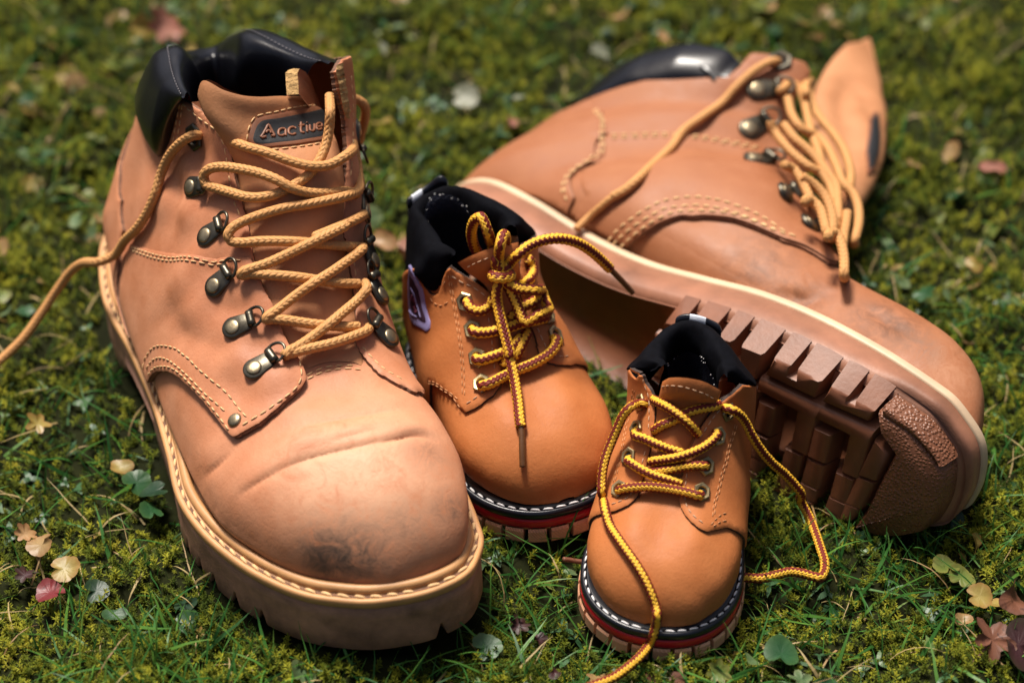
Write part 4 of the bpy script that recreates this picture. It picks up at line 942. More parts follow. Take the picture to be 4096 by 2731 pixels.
# the side it lies on is pressed flat into the turf
def press(o):
    me = o.data; a = np.zeros(len(me.vertices)*3); me.vertices.foreach_get('co', a); a = a.reshape(-1, 3); W = np.array(MB); z = (a@W[:3, :3].T+W[:3, 3])[:, 2]
    zz = np.where(z < .012, .012+(z-.012)*.32, z); a += np.outer(zz-z, np.linalg.inv(W[:3, :3])[:, 2]); me.vertices.foreach_set('co', a.reshape(-1)); me.update()
for o_ in list(bootB.children_recursive):
    if o_.type == 'MESH': press(o_)
# ------------------------------------------------------------------ toddler boots
kidpair = 'pair of small toddler boots'
CHILD = [
 [0.0000, 0.1243, 0.0180, 0.1243, 0.0165, 0.0032, 0.0032, 0.0010, 0.6000, 2.0000, 2.5000],
 [0.0300, 0.1230, 0.0235, 0.1230, 0.0163, 0.0106, 0.0106, 0.0010, 0.7000, 2.3000, 3.5000],
 [0.0600, 0.1203, 0.0290, 0.1203, 0.0160, 0.0169, 0.0169, 0.0010, 0.7200, 2.3000, 4.5000],
 [0.1000, 0.1159, 0.0340, 0.1159, 0.0160, 0.0216, 0.0216, 0.0005, 0.7200, 2.3000, 5.0000],
 [0.1500, 0.1095, 0.0385, 0.1095, 0.0160, 0.0264, 0.0264, 0.0005, 0.7200, 2.2000, 5.0000],
 [0.2100, 0.1000, 0.0420, 0.1000, 0.0160, 0.0301, 0.0301, 0.0000, 0.7000, 2.2000, 5.0000],
 [0.2800, 0.0900, 0.0440, 0.0900, 0.0160, 0.0316, 0.0316, 0.0000, 0.6800, 2.1000, 5.0000],
 [0.3500, 0.0810, 0.0465, 0.0780, 0.0160, 0.0311, 0.0311, 0.0000, 0.6600, 2.1000, 5.0000],
 [0.4200, 0.0735, 0.0510, 0.0640, 0.0160, 0.0301, 0.0301, 0.0000, 0.6600, 2.1000, 5.0000],
 [0.5000, 0.0665, 0.0570, 0.0470, 0.0165, 0.0295, 0.0295, 0.0000, 0.6600, 2.1000, 4.5000],
 [0.58, .0600,.0630, .0300,.0165, 0.0265,.0275, .0, .66, 2.1, 4.0],
 [0.66, .0555,.0680, .0140,.0170, 0.0250,.0272, .0, .62, 2.1, 3.2],
 [0.73, .0520,.0715, .0030,.0175, 0.0243,.0270, .0, .58, 2.1, 2.6],
 [0.80, .0500,.0740, .0010,.0280, 0.0243,.0268, .0, .55, 2.1, 2.2],
 [0.87, .0490,.0755, .0010,.0410, 0.0243,.0265, .0, .52, 2.1, 2.1],
 [0.94, .0485,.0770, .0020,.0540, 0.0245,.0260, .0, .50, 2.1, 2.1],
 [1.00, .0480,.0790, .0040,.0640, 0.0245,.0255, .0, .50, 2.1, 2.1],
]
KOUT = [(.1280,.001),(.1270,.010),(.1235,.018),(.1165,.0255),(.1060,.0310),(.0920,.0335),(.0760,.0325),(.0580,.0300),(.0400,.0290),(.0220,.0275),(.0090,.0205),(.0010,.0090),(-.001,0),
 (.0010,-.0090),(.0090,-.0205),(.0220,-.0275),(.0400,-.0290),(.0580,-.0300),(.0760,-.0325),(.0920,-.0335),(.1060,-.0310),(.1165,-.0250),(.1235,-.0170),(.1270,-.009)]
def kztop(x): return .0155+.0015*np.clip((x-.09)/.04, 0, 1)**2
def kid(psi, origin, label, sc=1.0, sx=1.0):
    MK = frameM(psi, origin)@Matrix.Diagonal((sc*sx, sc*(.96 if sx < 1 else 1), sc, 1))
    b = empty('toddler_boot', MK, label, 'boot', kidpair)
    s = Surf(loft(CHILD, 220, 240), np.array(MK))
    bump = np.exp(-((s.P[..., 0]-.095)/.014)**2)*np.clip((s.P[..., 2]-.03)/.01, 0, 1)
    s.P[..., 2] += .0012*np.cos(s.P[..., 1]*240)*-bump      # faint dent along the toe cap
    s.refresh()
    return b, s, MK
def kid_sole(b):
    o = outline(KOUT, 360)
    ot = band(o, [(.02,.0055-.0155),(.0010,.0055-.0155),(.0008,-.0083),(.0008,-.0080)], kztop, 'outsole', M['kid_lug'], b)
    band(o, [(.02,-.0084),(.0004,-.0084),(-.0002,-.0078),(-.0002,-.0048),(.0004,-.0040),(.02,-.0040)], kztop, 'midsole', M['kid_red'], b)
    band(o, [(.02,-.0041),(.0004,-.0041),(-.0002,-.0036),(-.0002,-.0014),(.0004,-.0004),(.0013,-.0002),(.0022,-.0008),(.0032,-.0008),(.0042,.0004),(.02,.0006)], kztop, 'welt', M['kid_welt'], b)
    q = inset(o, .0016); q = np.vstack([q, q[:1]]); v_, f_ = stitch_mesh(np.column_stack([q, kztop(q[:, 0])]), np.tile([0, 0, 1.0], (len(q), 1)), .0036, .0011, .00046, .2, .0004); stuff_(mesh_obj('welt_stitching', v_, f_, M['white_thread'], b))
    # sole blocks round the edge, each a piece of its own
    L = np.r_[0, np.cumsum(np.linalg.norm(np.diff(np.vstack([o, o[:1]]), axis=0), axis=1))]; oc = np.vstack([o, o[:1]]); N = 38; per = L[-1]/N
    for k in range(N):
        s_ = np.linspace(k*per+.0009, (k+1)*per-.0009, 5); w = RNG.normal(0, .0001)
        P_ = [np.stack([np.interp(s_, L, inset(oc[:-1], d)[np.r_[0:len(o), 0]][:, c]) for c in (0, 1)], 1) for d in (-.0010, -.0004, .010)]
        zt, zb = kztop(P_[0][:, 0])-.0085, kztop(P_[0][:, 0])-.0155
        V_ = []
        for P2, zz in ((P_[1], zt), (P_[0], zt-.0012), (P_[0]+w, zb+.0010), (P_[1]+w, zb)): V_.append(np.column_stack([P2, zz]))
        V_.append(np.column_stack([P_[2], zb])); V_.append(np.column_stack([P_[2], zt])); V_ = np.vstack(V_); m = 5; F_ = []
        for r in range(5):
            for i in range(m-1): F_.append((r*m+i, r*m+i+1, (r+1)*m+i+1, (r+1)*m+i))
        F_.append(tuple(r*m for r in range(6))); F_.append(tuple(r*m+m-1 for r in range(6))[::-1])
        mesh_obj('sole_block', V_, F_, M['kid_lug'], b, smooth=False)
def kid_st(s, b, mat, off, *paths, length=.0021, gap=.0010, r=.00021, name='stitching'):
    return stitches(name, s, [s.path(sum([V(k, p) for k, p in pth], [])) for pth in paths], mat, b, off=off, length=length, gap=gap, r=r)
def kid_collar(s, Mx, st_, b, cen):
    o, C, c = collar(s, Mx, st_, b, M['navy'], bulge=.0036, n=120, inner=.040, cen=cen, pinch=.0, roll=.42, tuck=.006)
    o.name = 'padded_collar'; me = o.data; me.materials.append(M['kid_lining']); m = 44
    mi = np.array([1 if (k % (m-1)) >= 27 else 0 for k in range(len(me.polygons))], np.int32); me.polygons.foreach_set('material_index', mi)
    P = np.zeros(len(me.vertices)*3); me.vertices.foreach_get('co', P); P = P.reshape(-1, m, 3); R = P[:, 27]; cc = np.array(c)
    Q = R+unit((cc-R)*[1, 1, 0])*.0004; v_, f_ = [], []
    # loose white lint specks along the lining seam
    for i in range(4, len(Q)-4):
        if RNG.random() < .35:
            p = Q[i]+RNG.normal(0, .0004, 3); r = RNG.uniform(.00018, .00045); k = len(v_); v_ += [p+[r, 0, 0], p+[0, r, 0], p-[r, 0, 0], p-[0, r, 0], p+[0, 0, r], p-[0, 0, r]]
            f_ += [(k+a_, k+b_, k+c_) for a_, b_, c_ in ((0,1,4),(1,2,4),(2,3,4),(3,0,4),(1,0,5),(2,1,5),(3,2,5),(0,3,5))]
    if v_: stuff_(mesh_obj('seam_stitches', v_, f_, M['white_thread'], o))
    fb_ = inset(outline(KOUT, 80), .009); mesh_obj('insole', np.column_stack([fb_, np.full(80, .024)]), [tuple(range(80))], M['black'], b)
    return o
def pull_tab(s, Mx, pts, white, b, width=.0052, drop=.003):
    """webbing loop at the heel: pts (view, x, y, local x)"""
    P = spline(np.array([pt_plane(Mx, V(k, [(x, y)])[0], 0, lx) for k, x, y, lx in pts]), n=41); n = 41
    V_ = np.vstack([P, P+[-.0012, 0, .0], P+[-.0006, 0, -width], P+[.0006, 0, -width]])
    F_ = [(r*n+i, r*n+i+1, ((r+1) % 4)*n+i+1, ((r+1) % 4)*n+i) for r in range(4) for i in range(n-1)]
    return mesh_obj('pull_tab', V_, F_, None, b, mats=[M['kid_welt'], M['white_tape']], fmat=[1 if white[0] <= i/(n-2) <= white[1] else 0 for r in range(4) for i in range(n-1)])
def kid_lace(s, Mx, runs, b, r=.0019):
    return join([lace('lace', s, Mx, q, M['lace_kid'], b, r=r, step=.0005, braid=(.0024, .08)) for q in runs], 'lace')
MK_ = (M['kid'], M['kid_edge'])
# ================= D: the front boot, laces open
bootD, SD, MD = kid(-11.5, (.0790, -.0775, 0), 'small orange toddler boot with open trailing striped laces in front', 1.03, .94)
SD.obj('upper', M['kid'], bootD, keep=lambda f: keep_body(SD, f, .82, .10, .90, .62)); kid_sole(bootD)
vm = lambda v: v      # v < .5 is the picture-left side here (y-)
qDl = uvpath(SD, (6, [(795,503),(776,540),(792,590),(828,640),(852,700),(860,780),(855,900),(843,1000),(824,1080),(800,1180),(772,1290),(748,1350),(738,1440)]), (7, [(768,30),(752,100),(718,180),(660,230),(590,262),(520,282),(450,296)]), ('uv', [(.34,.30),(.45,.33),(.60,.40),(.70,.48),(.78,.50),(.84,.42),(.90,.32),(.95,.20)]), (6, [(735,560),(760,520)]))
panel('quarter', SD, qDl, MK_, bootD, thick=.0019, grid=.0022, edge=.0009, fuzz=.00008)
qDr = uvpath(SD, (6, [(1466,606),(1430,640),(1370,690),(1310,742),(1260,800),(1210,870),(1162,950),(1130,1020),(1102,1080),(1080,1160),(1052,1260),(1036,1300),(1022,1370)]), (7, [(1030,60),(1022,140),(1032,220),(1062,290),(1112,350),(1162,394),(1215,418),(1270,404),(1330,386),(1370,386)]), ('uv', [(.36,.70),(.45,.67),(.60,.60),(.70,.52),(.78,.50),(.84,.58),(.90,.68),(.95,.80)]))
panel('quarter', SD, qDr, MK_, bootD, thick=.0019, grid=.0022, edge=.0009, fuzz=.00008)
kid_st(SD, bootD, M['orange_thread'], .0021, [(6, [(1400,900),(1372,1000),(1342,1130),(1312,1250),(1282,1400)]), (7, [(1262,200),(1245,330)])], [(6, [(1414,905),(1386,1000),(1356,1130),(1326,1250),(1296,1400)]), (7, [(1276,200),(1256,335)])],
   [(6, [(722,640),(697,800),(662,950),(630,1100),(592,1250),(552,1400)])], [(6, [(734,650),(709,800),(674,950),(642,1100),(604,1250),(564,1400)])],
   [(7, [(1236,372),(1270,332),(1320,292),(1365,285)])], [(7, [(1252,382),(1300,352),(1350,340),(1385,350)])])
kid_st(SD, bootD, M['cream_thread'], .0021, [(6, [(790,560),(806,620),(828,690),(834,780),(827,900),(815,990)])], [(6, [(795,1100),(770,1190),(750,1290)])], [(6, [(1300,790),(1240,870),(1195,945),(1160,1010)])], [(6, [(1078,1260),(1070,1330)]), (7, [(1064,100),(1066,170),(1080,240),(1130,318),(1200,382)])],
   [(7, [(512,240),(580,220),(650,192),(692,150),(735,60)])])
TD, _, _ = ring_surf([[(6,880,1340,.0004),(6,930,1345,.0006),(6,990,1345,.0004)], [(6,850,1000,.0006),(6,980,1000,.0016),(6,1130,1000,.0006)], [(6,862,800,.0010),(6,1040,800,.0022),(6,1250,800,.0010)],
   [(6,868,690,.052,0),(6,960,668,.0555,0),(6,1060,668,.0565,0),(6,1180,690,.0555,0),(6,1310,740,.051,0)], [(6,888,590,.050,0),(6,950,566,.0535,0),(6,1060,568,.055,0),(6,1200,592,.0535,0),(6,1345,660,.048,0)]], 60, 44, .0022, MD, SD)
tgD = TD.obj('tongue', M['kid'], bootD)
kid_st(TD, tgD, M['cream_thread'], .0002, [(6, [(893,628),(950,618),(1050,626),(1150,656),(1220,682),(1290,722)])])
stD = [(('uv',(.97,.13)), (6,(838,530),.046,0)), (('uv',(.94,.20)), (6,(836,468),.040,0)), (('uv',(.90,.28)), (6,(842,395),.029,0)), (('uv',(.86,.36)), (6,(860,310),.017,0)), (('uv',(.92,.42)), (6,(945,210),.006,0)), (('uv',(.92,.50)), (6,(1060,150),.001,0)),
   (('uv',(.92,.58)), (6,(1190,180),.006,0)), (('uv',(.86,.64)), (6,(1300,280),.017,0)), (('uv',(.90,.72)), (6,(1352,410),.029,0)), (('uv',(.94,.80)), (6,(1396,525),.040,0)), (('uv',(.97,.87)), (6,(1424,612),.046,0))]
kid_collar(SD, MD, stD, bootD, (.022, 0, .07))
pull_tab(SD, MD, [(6,1000,190,.0), (6,1000,140,-.001), (6,1060,112,-.002), (6,1160,122,-.002), (6,1255,155,-.002), (6,1315,190,-.001), (6,1330,230,.0)], (.36, .66), bootD)
for p, dp, lay in (((778,750),(760,690),.0022), ((742,945),(735,890),.0022), ((682,1145),(690,1080),.0022), ((608,1385),(615,1320),.0022), ((1352,805),(1380,740),.0022), ((1285,985),(1300,920),.0022), ((1208,1205),(1215,1140),.0022), ((1180,1400),(1185,1330),.0022)):
    eyelet(SD, V(6, [p])[0], bootD, .0034, M['eyelet'], V(6, [dp])[0], lay, 1.15)
runsD = [[(6,608,1385,.0005),(6,590,1378,.0030),(6,640,1362,.0042),(6,800,1350,.0038),(6,950,1365,.0034),(6,1100,1395,.0044),(6,1165,1415,.0040),(6,1180,1405,.0010)],
 [(6,690,1150,.0005),(6,655,1160,.0035),(6,680,1180,.0046),(6,760,1230,.0044),(6,850,1272,.0036),(6,950,1302,.0026),(6,1040,1330,.0012)],
 [(6,1210,1195,.0005),(6,1205,1200,.0040),(6,1150,1196,.0044),(6,1050,1206,.0036),(6,950,1226,.0030),(6,830,1245,.0012)],
 [(6,745,930,.0005),(6,703,965,.0036),(6,720,985,.0044),(6,770,1000,.0044),(6,850,1037,.0040),(6,950,1077,.0030),(6,1050,1108,.0022)],
 [(6,820,1170,.0012),(6,850,1162,.0026),(6,900,1156,.0034),(6,1000,1140,.0052),(6,1100,1110,.0052),(6,1200,1065,.0046),(6,1270,1010,.0044),(6,1298,970,.0036),(6,1280,960,.0005)],
 [(6,840,720,.0008),(6,880,742,.0030),(6,950,778,.0050),(6,1050,850,.0058),(6,1110,905,.0048),(6,1165,970,.0020)],
 [(6,1310,755,.0008),(6,1270,770,.0030),(6,1180,785,.0034),(6,1100,808,.0036),(6,1040,838,.0030),(6,980,872,.0026),(6,900,905,.0024),(6,840,945,.0010)],
 [(6,782,752,.0006),(6,768,748,.0030),(6,735,748,.0045),('z',6,672,775,.071),('z',6,622,830,.068),('z',6,580,920,.063),('z',6,538,1020,.058),('z',6,502,1110,.054),('z',6,475,1210,.050),('z',6,465,1310,.046),('z',6,465,1390,.043),('z',7,478,150,.0385),(7,490,250,.0040),(7,522,360,.0022),(7,572,442,.0019),(7,640,540,.0018),(7,712,642,.0018),(7,772,742,.0018),(7,822,850,.0019),(7,855,950,.0024),
   (7,866,1020,.0045),('z',7,858,1080,.020),('z',7,842,1140,.0165),('z',7,808,1222,.010),('z',7,740,1312,.0115),('z',7,640,1400,.0115),('z',7,540,1468,.0115),('z',7,430,1512,.0115),('z',7,330,1550,.0115)],
 [(6,1350,790,.0005),(6,1368,782,.0032),(6,1402,792,.0050),('z',6,1452,820,.069),('z',6,1505,885,.063),('z',6,1552,980,.057),('z',6,1622,1090,.049),('z',6,1702,1182,.041),('z',6,1782,1250,.034),('z',6,1850,1322,.028),('z',6,1908,1398,.022),('z',7,1905,185,.014),('z',7,1962,292,.010),('z',7,2012,420,.0115),('z',7,2052,540,.0115),('z',7,2078,630,.0115),('z',7,2074,700,.0115),('z',7,2046,738,.0115),('z',7,1990,730,.0115),('z',7,1930,712,.0115),('z',7,1830,698,.0115),('z',7,1730,720,.0115),('z',7,1620,745,.0115),('z',7,1520,740,.0115),('z',7,1440,730,.0115),('z',7,1370,722,.0115)]]
kid_lace(SD, MD, runsD, bootD, .0020)
# ================= C: the boot between the big ones, laces tied
bootC, SC, MC = kid(22, (-.030, .002, 0), 'small orange toddler boot with tied striped laces between the big boots', 1.12)
SC.obj('upper', M['kid'], bootC, keep=lambda f: keep_body(SC, f, .78, .10, .90, .62)); kid_sole(bootC)
qCl = uvpath(SC, (4, [(470,758),(540,812),(600,850),(650,880),(700,922),(748,960),(774,1010),(790,1090),(800,1170),(808,1260),(814,1330),(820,1400)]), (5, [(815,100),(822,170),(836,250),(845,330),(830,370),(790,432),(742,466),(700,500),(622,545),(580,558),(548,525),(500,452),(440,402),(380,352),(335,335)]), ('uv', [(.40,.33),(.52,.36),(.66,.44),(.72,.485),(.77,.50),(.80,.44)]), (4, [(215,770),(252,850),(292,912),(330,960),(360,975),(388,960),(402,925),(412,880),(422,830),(442,782)]))
panel('quarter', SC, qCl, MK_, bootC, thick=.0019, grid=.0022, edge=.0009, fuzz=.00008)
qCr = uvpath(SC, (4, [(1040,485),(1012,532),(986,602),(972,700),(960,800),(955,890),(975,1000),(1010,1100),(1042,1200),(1080,1282),(1106,1370)]), (5, [(1090,60),(1122,150),(1180,194),(1250,214),(1340,219),(1372,205)]), ('uv', [(.40,.71),(.50,.66),(.62,.60),(.70,.52),(.76,.50),(.82,.58),(.90,.68),(.95,.82)]))
panel('quarter', SC, qCr, MK_, bootC, thick=.0019, grid=.0022, edge=.0009, fuzz=.00008)
kid_st(SC, bootC, M['orange_thread'], .0021, [(4, [(462,815),(478,900),(498,1000),(515,1100),(530,1200),(542,1300),(552,1400),(560,1500)]), (5, [(560,200),(568,330),(572,440)])], [(4, [(478,815),(494,900),(514,1000),(531,1100),(546,1200),(558,1300),(568,1400),(576,1500)]), (5, [(576,200),(584,330),(588,440)])],
   [(5, [(335,318),(380,330),(440,378),(500,425),(545,470),(570,500)])], [(5, [(335,335),(380,348),(440,396),(500,444),(540,505),(560,540)])], [(4, [(345,985),(360,1020),(390,1045),(430,1055),(470,1030)])], [(4, [(440,860),(430,905),(425,945)])])
kid_st(SC, bootC, M['cream_thread'], .0021, [(4, [(485,820),(540,860),(600,900),(650,930),(720,985)])], [(4, [(735,1090),(748,1180),(762,1280),(772,1380)]), (5, [(770,100),(785,180),(790,260)])], [(5, [(600,500),(650,470),(690,440)])], [(4, [(1085,1230),(1120,1310),(1155,1380)])], [(5, [(1200,150),(1260,158),(1330,155)])])
TC_, _, _ = ring_surf([[(5,860,150,.0004),(5,940,150,.0006),(5,1040,150,.0004)], [(4,810,1200,.0006),(4,910,1180,.0016),(4,1030,1170,.0006)], [(4,740,940,.0010),(4,860,900,.0022),(4,985,880,.0010)],
   [(4,590,830,.0505,0),(4,700,770,.056,0),(4,800,735,.0575,0),(4,900,715,.056,0),(4,985,710,.051,0)], [(4,505,752,.046,0),(4,610,696,.0525,0),(4,720,650,.055,0),(4,860,612,.054,0),(4,985,585,.047,0)]], 60, 44, .0022, MC, SC)
tgC = TC_.obj('tongue', M['kid'], bootC)
kid_st(TC_, tgC, M['cream_thread'], .0002, [(4, [(590,772),(660,737),(720,712),(775,694)])])
stC = [(('uv',(.955,.12)), (4,(478,752),.047,0)), ((4,(400,935)), (4,(400,665),.040,0)), ((4,(330,955)), (4,(332,560),.029,0)), ((4,(245,835)), (4,(238,425),.017,0)), (('uv',(.73,.43)), (4,(188,315),.006,0)), (('uv',(.74,.48)), (4,(288,222),.001,0)),
   (('uv',(.80,.54)), (4,(430,172),.002,0)), (('uv',(.92,.61)), (4,(585,188),.009,0)), (('uv',(.92,.68)), (4,(730,268),.020,0)), (('uv',(.92,.75)), (4,(865,360),.031,0)), (('uv',(.93,.82)), (4,(972,450),.040,0)), (('uv',(.955,.88)), (4,(1022,510),.047,0))]
kid_collar(SC, MC, stC, bootC, (.022, 0, .07))
pull_tab(SC, MC, [(4,165,380,.002), (4,148,320,.0), (4,152,278,-.001), (4,205,240,-.002), (4,300,175,-.003), (4,395,108,-.002), (4,438,125,-.001), (4,450,185,.002)], (.28, .44), bootC)
lp = uvpath(SC, (4, [(192,745),(215,790),(252,860),(288,925),(300,975),(312,1050),(330,1120),(350,1180),(346,1228),(322,1252),(290,1226),(242,1200),(208,1160),(196,1080),(190,1000),(188,880)]))
lgo = panel('logo_patch', SC, lp, (M['lilac'], M['lilac']), bootC, off=.0018, thick=.0007, base=.0012, edge=.0005, grid=.002)
lp2 = uvpath(SC, (4, [(200,810),(228,850),(262,920),(280,990),(296,1070),(318,1140),(328,1175),(308,1180),(268,1150),(228,1120),(212,1060),(204,960)]))
pf = panel('patch_field', SC, lp2, (M['plum'], M['plum']), lgo, off=.0024, thick=.0003, base=.0020, edge=.0004, grid=.002)
strokes('emblem', SC, [[(215,1000),(224,960),(236,1010),(244,985),(252,1060),(236,1050),(262,1100),(246,1095)]], 4, .00032, .0028, M['red_print'], lgo)
strokes('emblem_lines', SC, [[(212,900),(240,960),(262,1040),(290,1140)],[(208,1080),(225,1110),(262,1135)]], 4, .00028, .0028, M['lilac'], lgo)
for p, dp in (((4,(590,1032)),(4,(575,975))), ((4,(638,1240)),(4,(628,1180))), ((4,(668,1450)),(4,(660,1390))), ((5,(705,358)),(5,(700,300))), ((4,(1155,1150)),(4,(1150,1100))), ((4,(1212,1292)),(4,(1195,1240)))):
    eyelet(SC, V(p[0], [p[1]])[0], bootC, .0034, M['eyelet'], V(dp[0], [dp[1]])[0], .0022, 1.15)
X4 = lambda x, y, v: ('x', 4, x, y, v, 0)
runsC = [[(4,600,1020,.0005),(4,592,1035,.0030),(4,612,1070,.0042),(4,660,1092,.0044),(4,715,1082,.0042),(4,760,1045,.0046),(4,775,1010,.0060)],
 [(4,640,1225,.0005),(4,632,1240,.0034),(4,660,1252,.0044),(4,720,1254,.0042),(4,800,1240,.0040),(4,900,1215,.0036),(4,1000,1180,.0040),(4,1100,1160,.0044),(4,1160,1145,.0036),(4,1165,1140,.0005)],
 [(4,668,1440,.0005),(4,655,1450,.0036),(4,690,1456,.0044),(4,780,1430,.0042),(4,860,1400,.0036),(4,920,1360,.0030),(4,985,1290,.0020)],
 [(5,712,350,.0005),(5,700,356,.0036),(5,730,348,.0044),(5,760,338,.0044),(5,850,290,.0036),(5,960,240,.0032),(5,1080,190,.0036),(5,1180,130,.0044),(5,1235,70,.0046),(5,1252,20,.0044),(4,1255,1340,.0040),(4,1240,1305,.0032),(4,1215,1290,.0005)],
 [(4,945,1440,.0014),(4,960,1400,.0028),(4,985,1350,.0032),(4,1010,1300,.0028),(4,1035,1255,.0012)], [(4,850,1500,.0014),(4,880,1450,.0026),(4,920,1400,.0028)],
 [(4,905,1150,.0020),(4,950,1105,.0034),(4,1010,1060,.0046),(4,1070,1030,.0050),(4,1100,1000,.0046),(4,1095,960,.0030)], [(4,985,910,.0020),(4,1035,870,.0045),(4,1070,815,.0052),(4,1065,750,.0048),(4,1035,710,.0030)],
 # bow: knot, tall loop behind, upright strand, side loop, two free ends
 [(4,835,850,.0070),(4,812,800,.0085),(4,792,705,.0090),(4,772,620,.0085),X4(742,520,.052),X4(712,440,.050),X4(690,404,.048),X4(650,420,.046),X4(626,470,.044),X4(620,540,.042),X4(640,620,.041),X4(668,675,.040)],
 [(4,850,850,.0085),(4,835,790,.0100),(4,822,700,.0095),X4(832,610,.058),X4(848,545,.055),X4(862,532,.053),X4(872,560,.051),X4(868,620,.050),X4(858,690,.050)],
 [(4,850,840,.0085),(4,872,790,.0100),(4,905,740,.0100),('x',4,962,680,.061,0),('x',4,1050,612,.060,0),('x',4,1150,573,.060,0),('x',4,1280,562,.060,0),('x',4,1400,592,.060,0),('x',4,1500,652,.060,0),('x',4,1580,722,.060,0),('x',4,1640,782,.060,0)],
 [(4,838,830,.0080),(4,820,890,.0100),(4,806,960,.0090),(4,812,1040,.0080),(4,848,1200,.0082),(4,880,1320,.0082),(4,908,1430,.0078),(5,888,100,.0070),(5,920,222,.0064),(5,945,350,.0045),(5,964,480,.0026),(5,976,600,.0018),(5,986,660,.0018)],
 [(4,850,845,.0085),(4,880,880,.0100),(4,955,925,.0105),(4,1080,942,.0110),(4,1195,932,.0110),(4,1250,958,.0108),(4,1258,1005,.0105),(4,1205,1068,.0100),(4,1105,1128,.0095),(4,1035,1172,.0090),(4,1005,1168,.0086),(4,968,1085,.0082),(4,925,985,.0082),(4,885,905,.0082),(4,860,860,.0080)]]
kn = []
for t in np.linspace(0, 4*math.pi, 26): kn.append((4, 843+66*math.cos(t), 822+22*math.sin(t)+t*1.6, .0098+.0030*math.sin(t)))
runsC.append(kn)
kid_lace(SC, MC, runsC, bootC, .0021)
lace('aglet', SC, MC, [(5,985,650,.0018),(5,990,700,.0017),(5,994,850,.0016),(5,997,955,.0016)], M['aglet'], bootC, r=.0012)
lace('aglet', SC, MC, [X4(1636,778,.060),X4(1700,842,.060),X4(1760,905,.060),X4(1808,958,.060)], M['aglet'], bootC, r=.0012)
# ------------------------------------------------------------------ turf
def vnoise(x, y, sc, seed):
    r = np.random.default_rng(seed); T = r.random((256, 256)); X, Y = x*sc+1000, y*sc+1000; i, j = np.floor(X).astype(int), np.floor(Y).astype(int); fx, fy = X-i, Y-j
    fx, fy = fx*fx*(3-2*fx), fy*fy*(3-2*fy); g = lambda a, b: T[a % 256, b % 256]
    return (g(i, j)*(1-fx)+g(i+1, j)*fx)*(1-fy)+(g(i, j+1)*(1-fx)+g(i+1, j+1)*fx)*fy
def gz(x, y): return -.009+.013*vnoise(x, y, 34, 1)**1.5+.006*vnoise(x, y, 90, 2)+.006*vnoise(x, y, 9, 3)-.0050
xs = np.r_[np.linspace(-2.2, -.5, 14), np.arange(-.48, .48, .004), np.linspace(.5, 2.2, 14)]; ys = np.r_[np.linspace(-1.4, -.36, 10), np.arange(-.34, .62, .004), np.linspace(.66, 3, 20)]
gx, gy = np.meshgrid(xs, ys, indexing='ij'); gzz = gz(gx, gy); nxg, nyg = gx.shape
gv = np.stack([gx, gy, gzz], -1).reshape(-1, 3); ii, jj = np.meshgrid(np.arange(nxg-1), np.arange(nyg-1), indexing='ij'); b_ = (ii*nyg+jj).ravel()
def soil_mat():
    m = NT('mossy_soil'); a = m.noise(60, 5, .6); b = m.noise(300, 4, .6)
    col = m.mix(b.outputs[0], m.ramp(a.outputs[0], [(.35, (.006, .007, .003)), (.65, (.020, .024, .006))]).outputs[0], (.012, .014, .004, 1)); m.l(col, m.b.inputs['Base Color']); m.set(Roughness=.95, Specular_IOR_Level=.1); return m.m
ground = mesh_obj('ground', gv, np.stack([b_, b_+nyg, b_+nyg+1, b_+1], 1), soil_mat()); ground['kind'] = 'structure'

def plant_mat(name, stops, rough=.5, trans=.0, spec=.35):
    m = NT(name); oi = m.n('ShaderNodeObjectInfo'); geo = m.n('ShaderNodeNewGeometry'); nz = m.noise(14, 3, .6, vec=geo.outputs['Position'])
    f = m.math('ADD', m.math('MULTIPLY', oi.outputs['Random'], .6), m.math('MULTIPLY', m.math('SUBTRACT', nz.outputs[0], .25), .8))
    r = m.ramp(f, stops); m.l(r.outputs[0], m.b.inputs['Base Color']); m.set(Roughness=rough, Specular_IOR_Level=spec)
    if trans:
        t = m.n('ShaderNodeBsdfTranslucent'); m.l(r.outputs[0], t.inputs[0]); x = m.n('ShaderNodeMixShader'); x.inputs[0].default_value = trans
        m.l(m.b.outputs[0], x.inputs[1]); m.l(t.outputs[0], x.inputs[2]); m.l(x.outputs[0], m.t.nodes['Material Output'].inputs[0])
    return m.m
M['moss'] = plant_mat('moss_green', [(.05, (.015, .030, .004)), (.32, (.052, .076, .008)), (.58, (.14, .165, .014)), (.82, (.37, .36, .032)), (1, (.26, .17, .03))], .65, .3, .12)
M['grass'] = plant_mat('grass_green', [(.1, (.018, .075, .016)), (.5, (.045, .155, .028)), (.8, (.11, .24, .035)), (1, (.28, .31, .06))], .42, .3, .25)
M['straw'] = plant_mat('dry_straw', [(.1, (.28, .20, .08)), (.6, (.40, .30, .13)), (1, (.22, .09, .04))], .6, .2)
M['clover'] = plant_mat('small_leaf_green', [(.1, (.025, .075, .030)), (.55, (.055, .135, .05)), (.85, (.14, .20, .06)), (1, (.42, .36, .08))], .38, .3)
lib = bpy.data.collections.new('turf_sprigs')      # instanced only, never linked to the scene itself
def lib_obj(name, V_, F_, mat, coll):
    o = mesh_obj(name, V_, F_, mat, smooth=False); COL.objects.unlink(o); coll.objects.link(o); return o
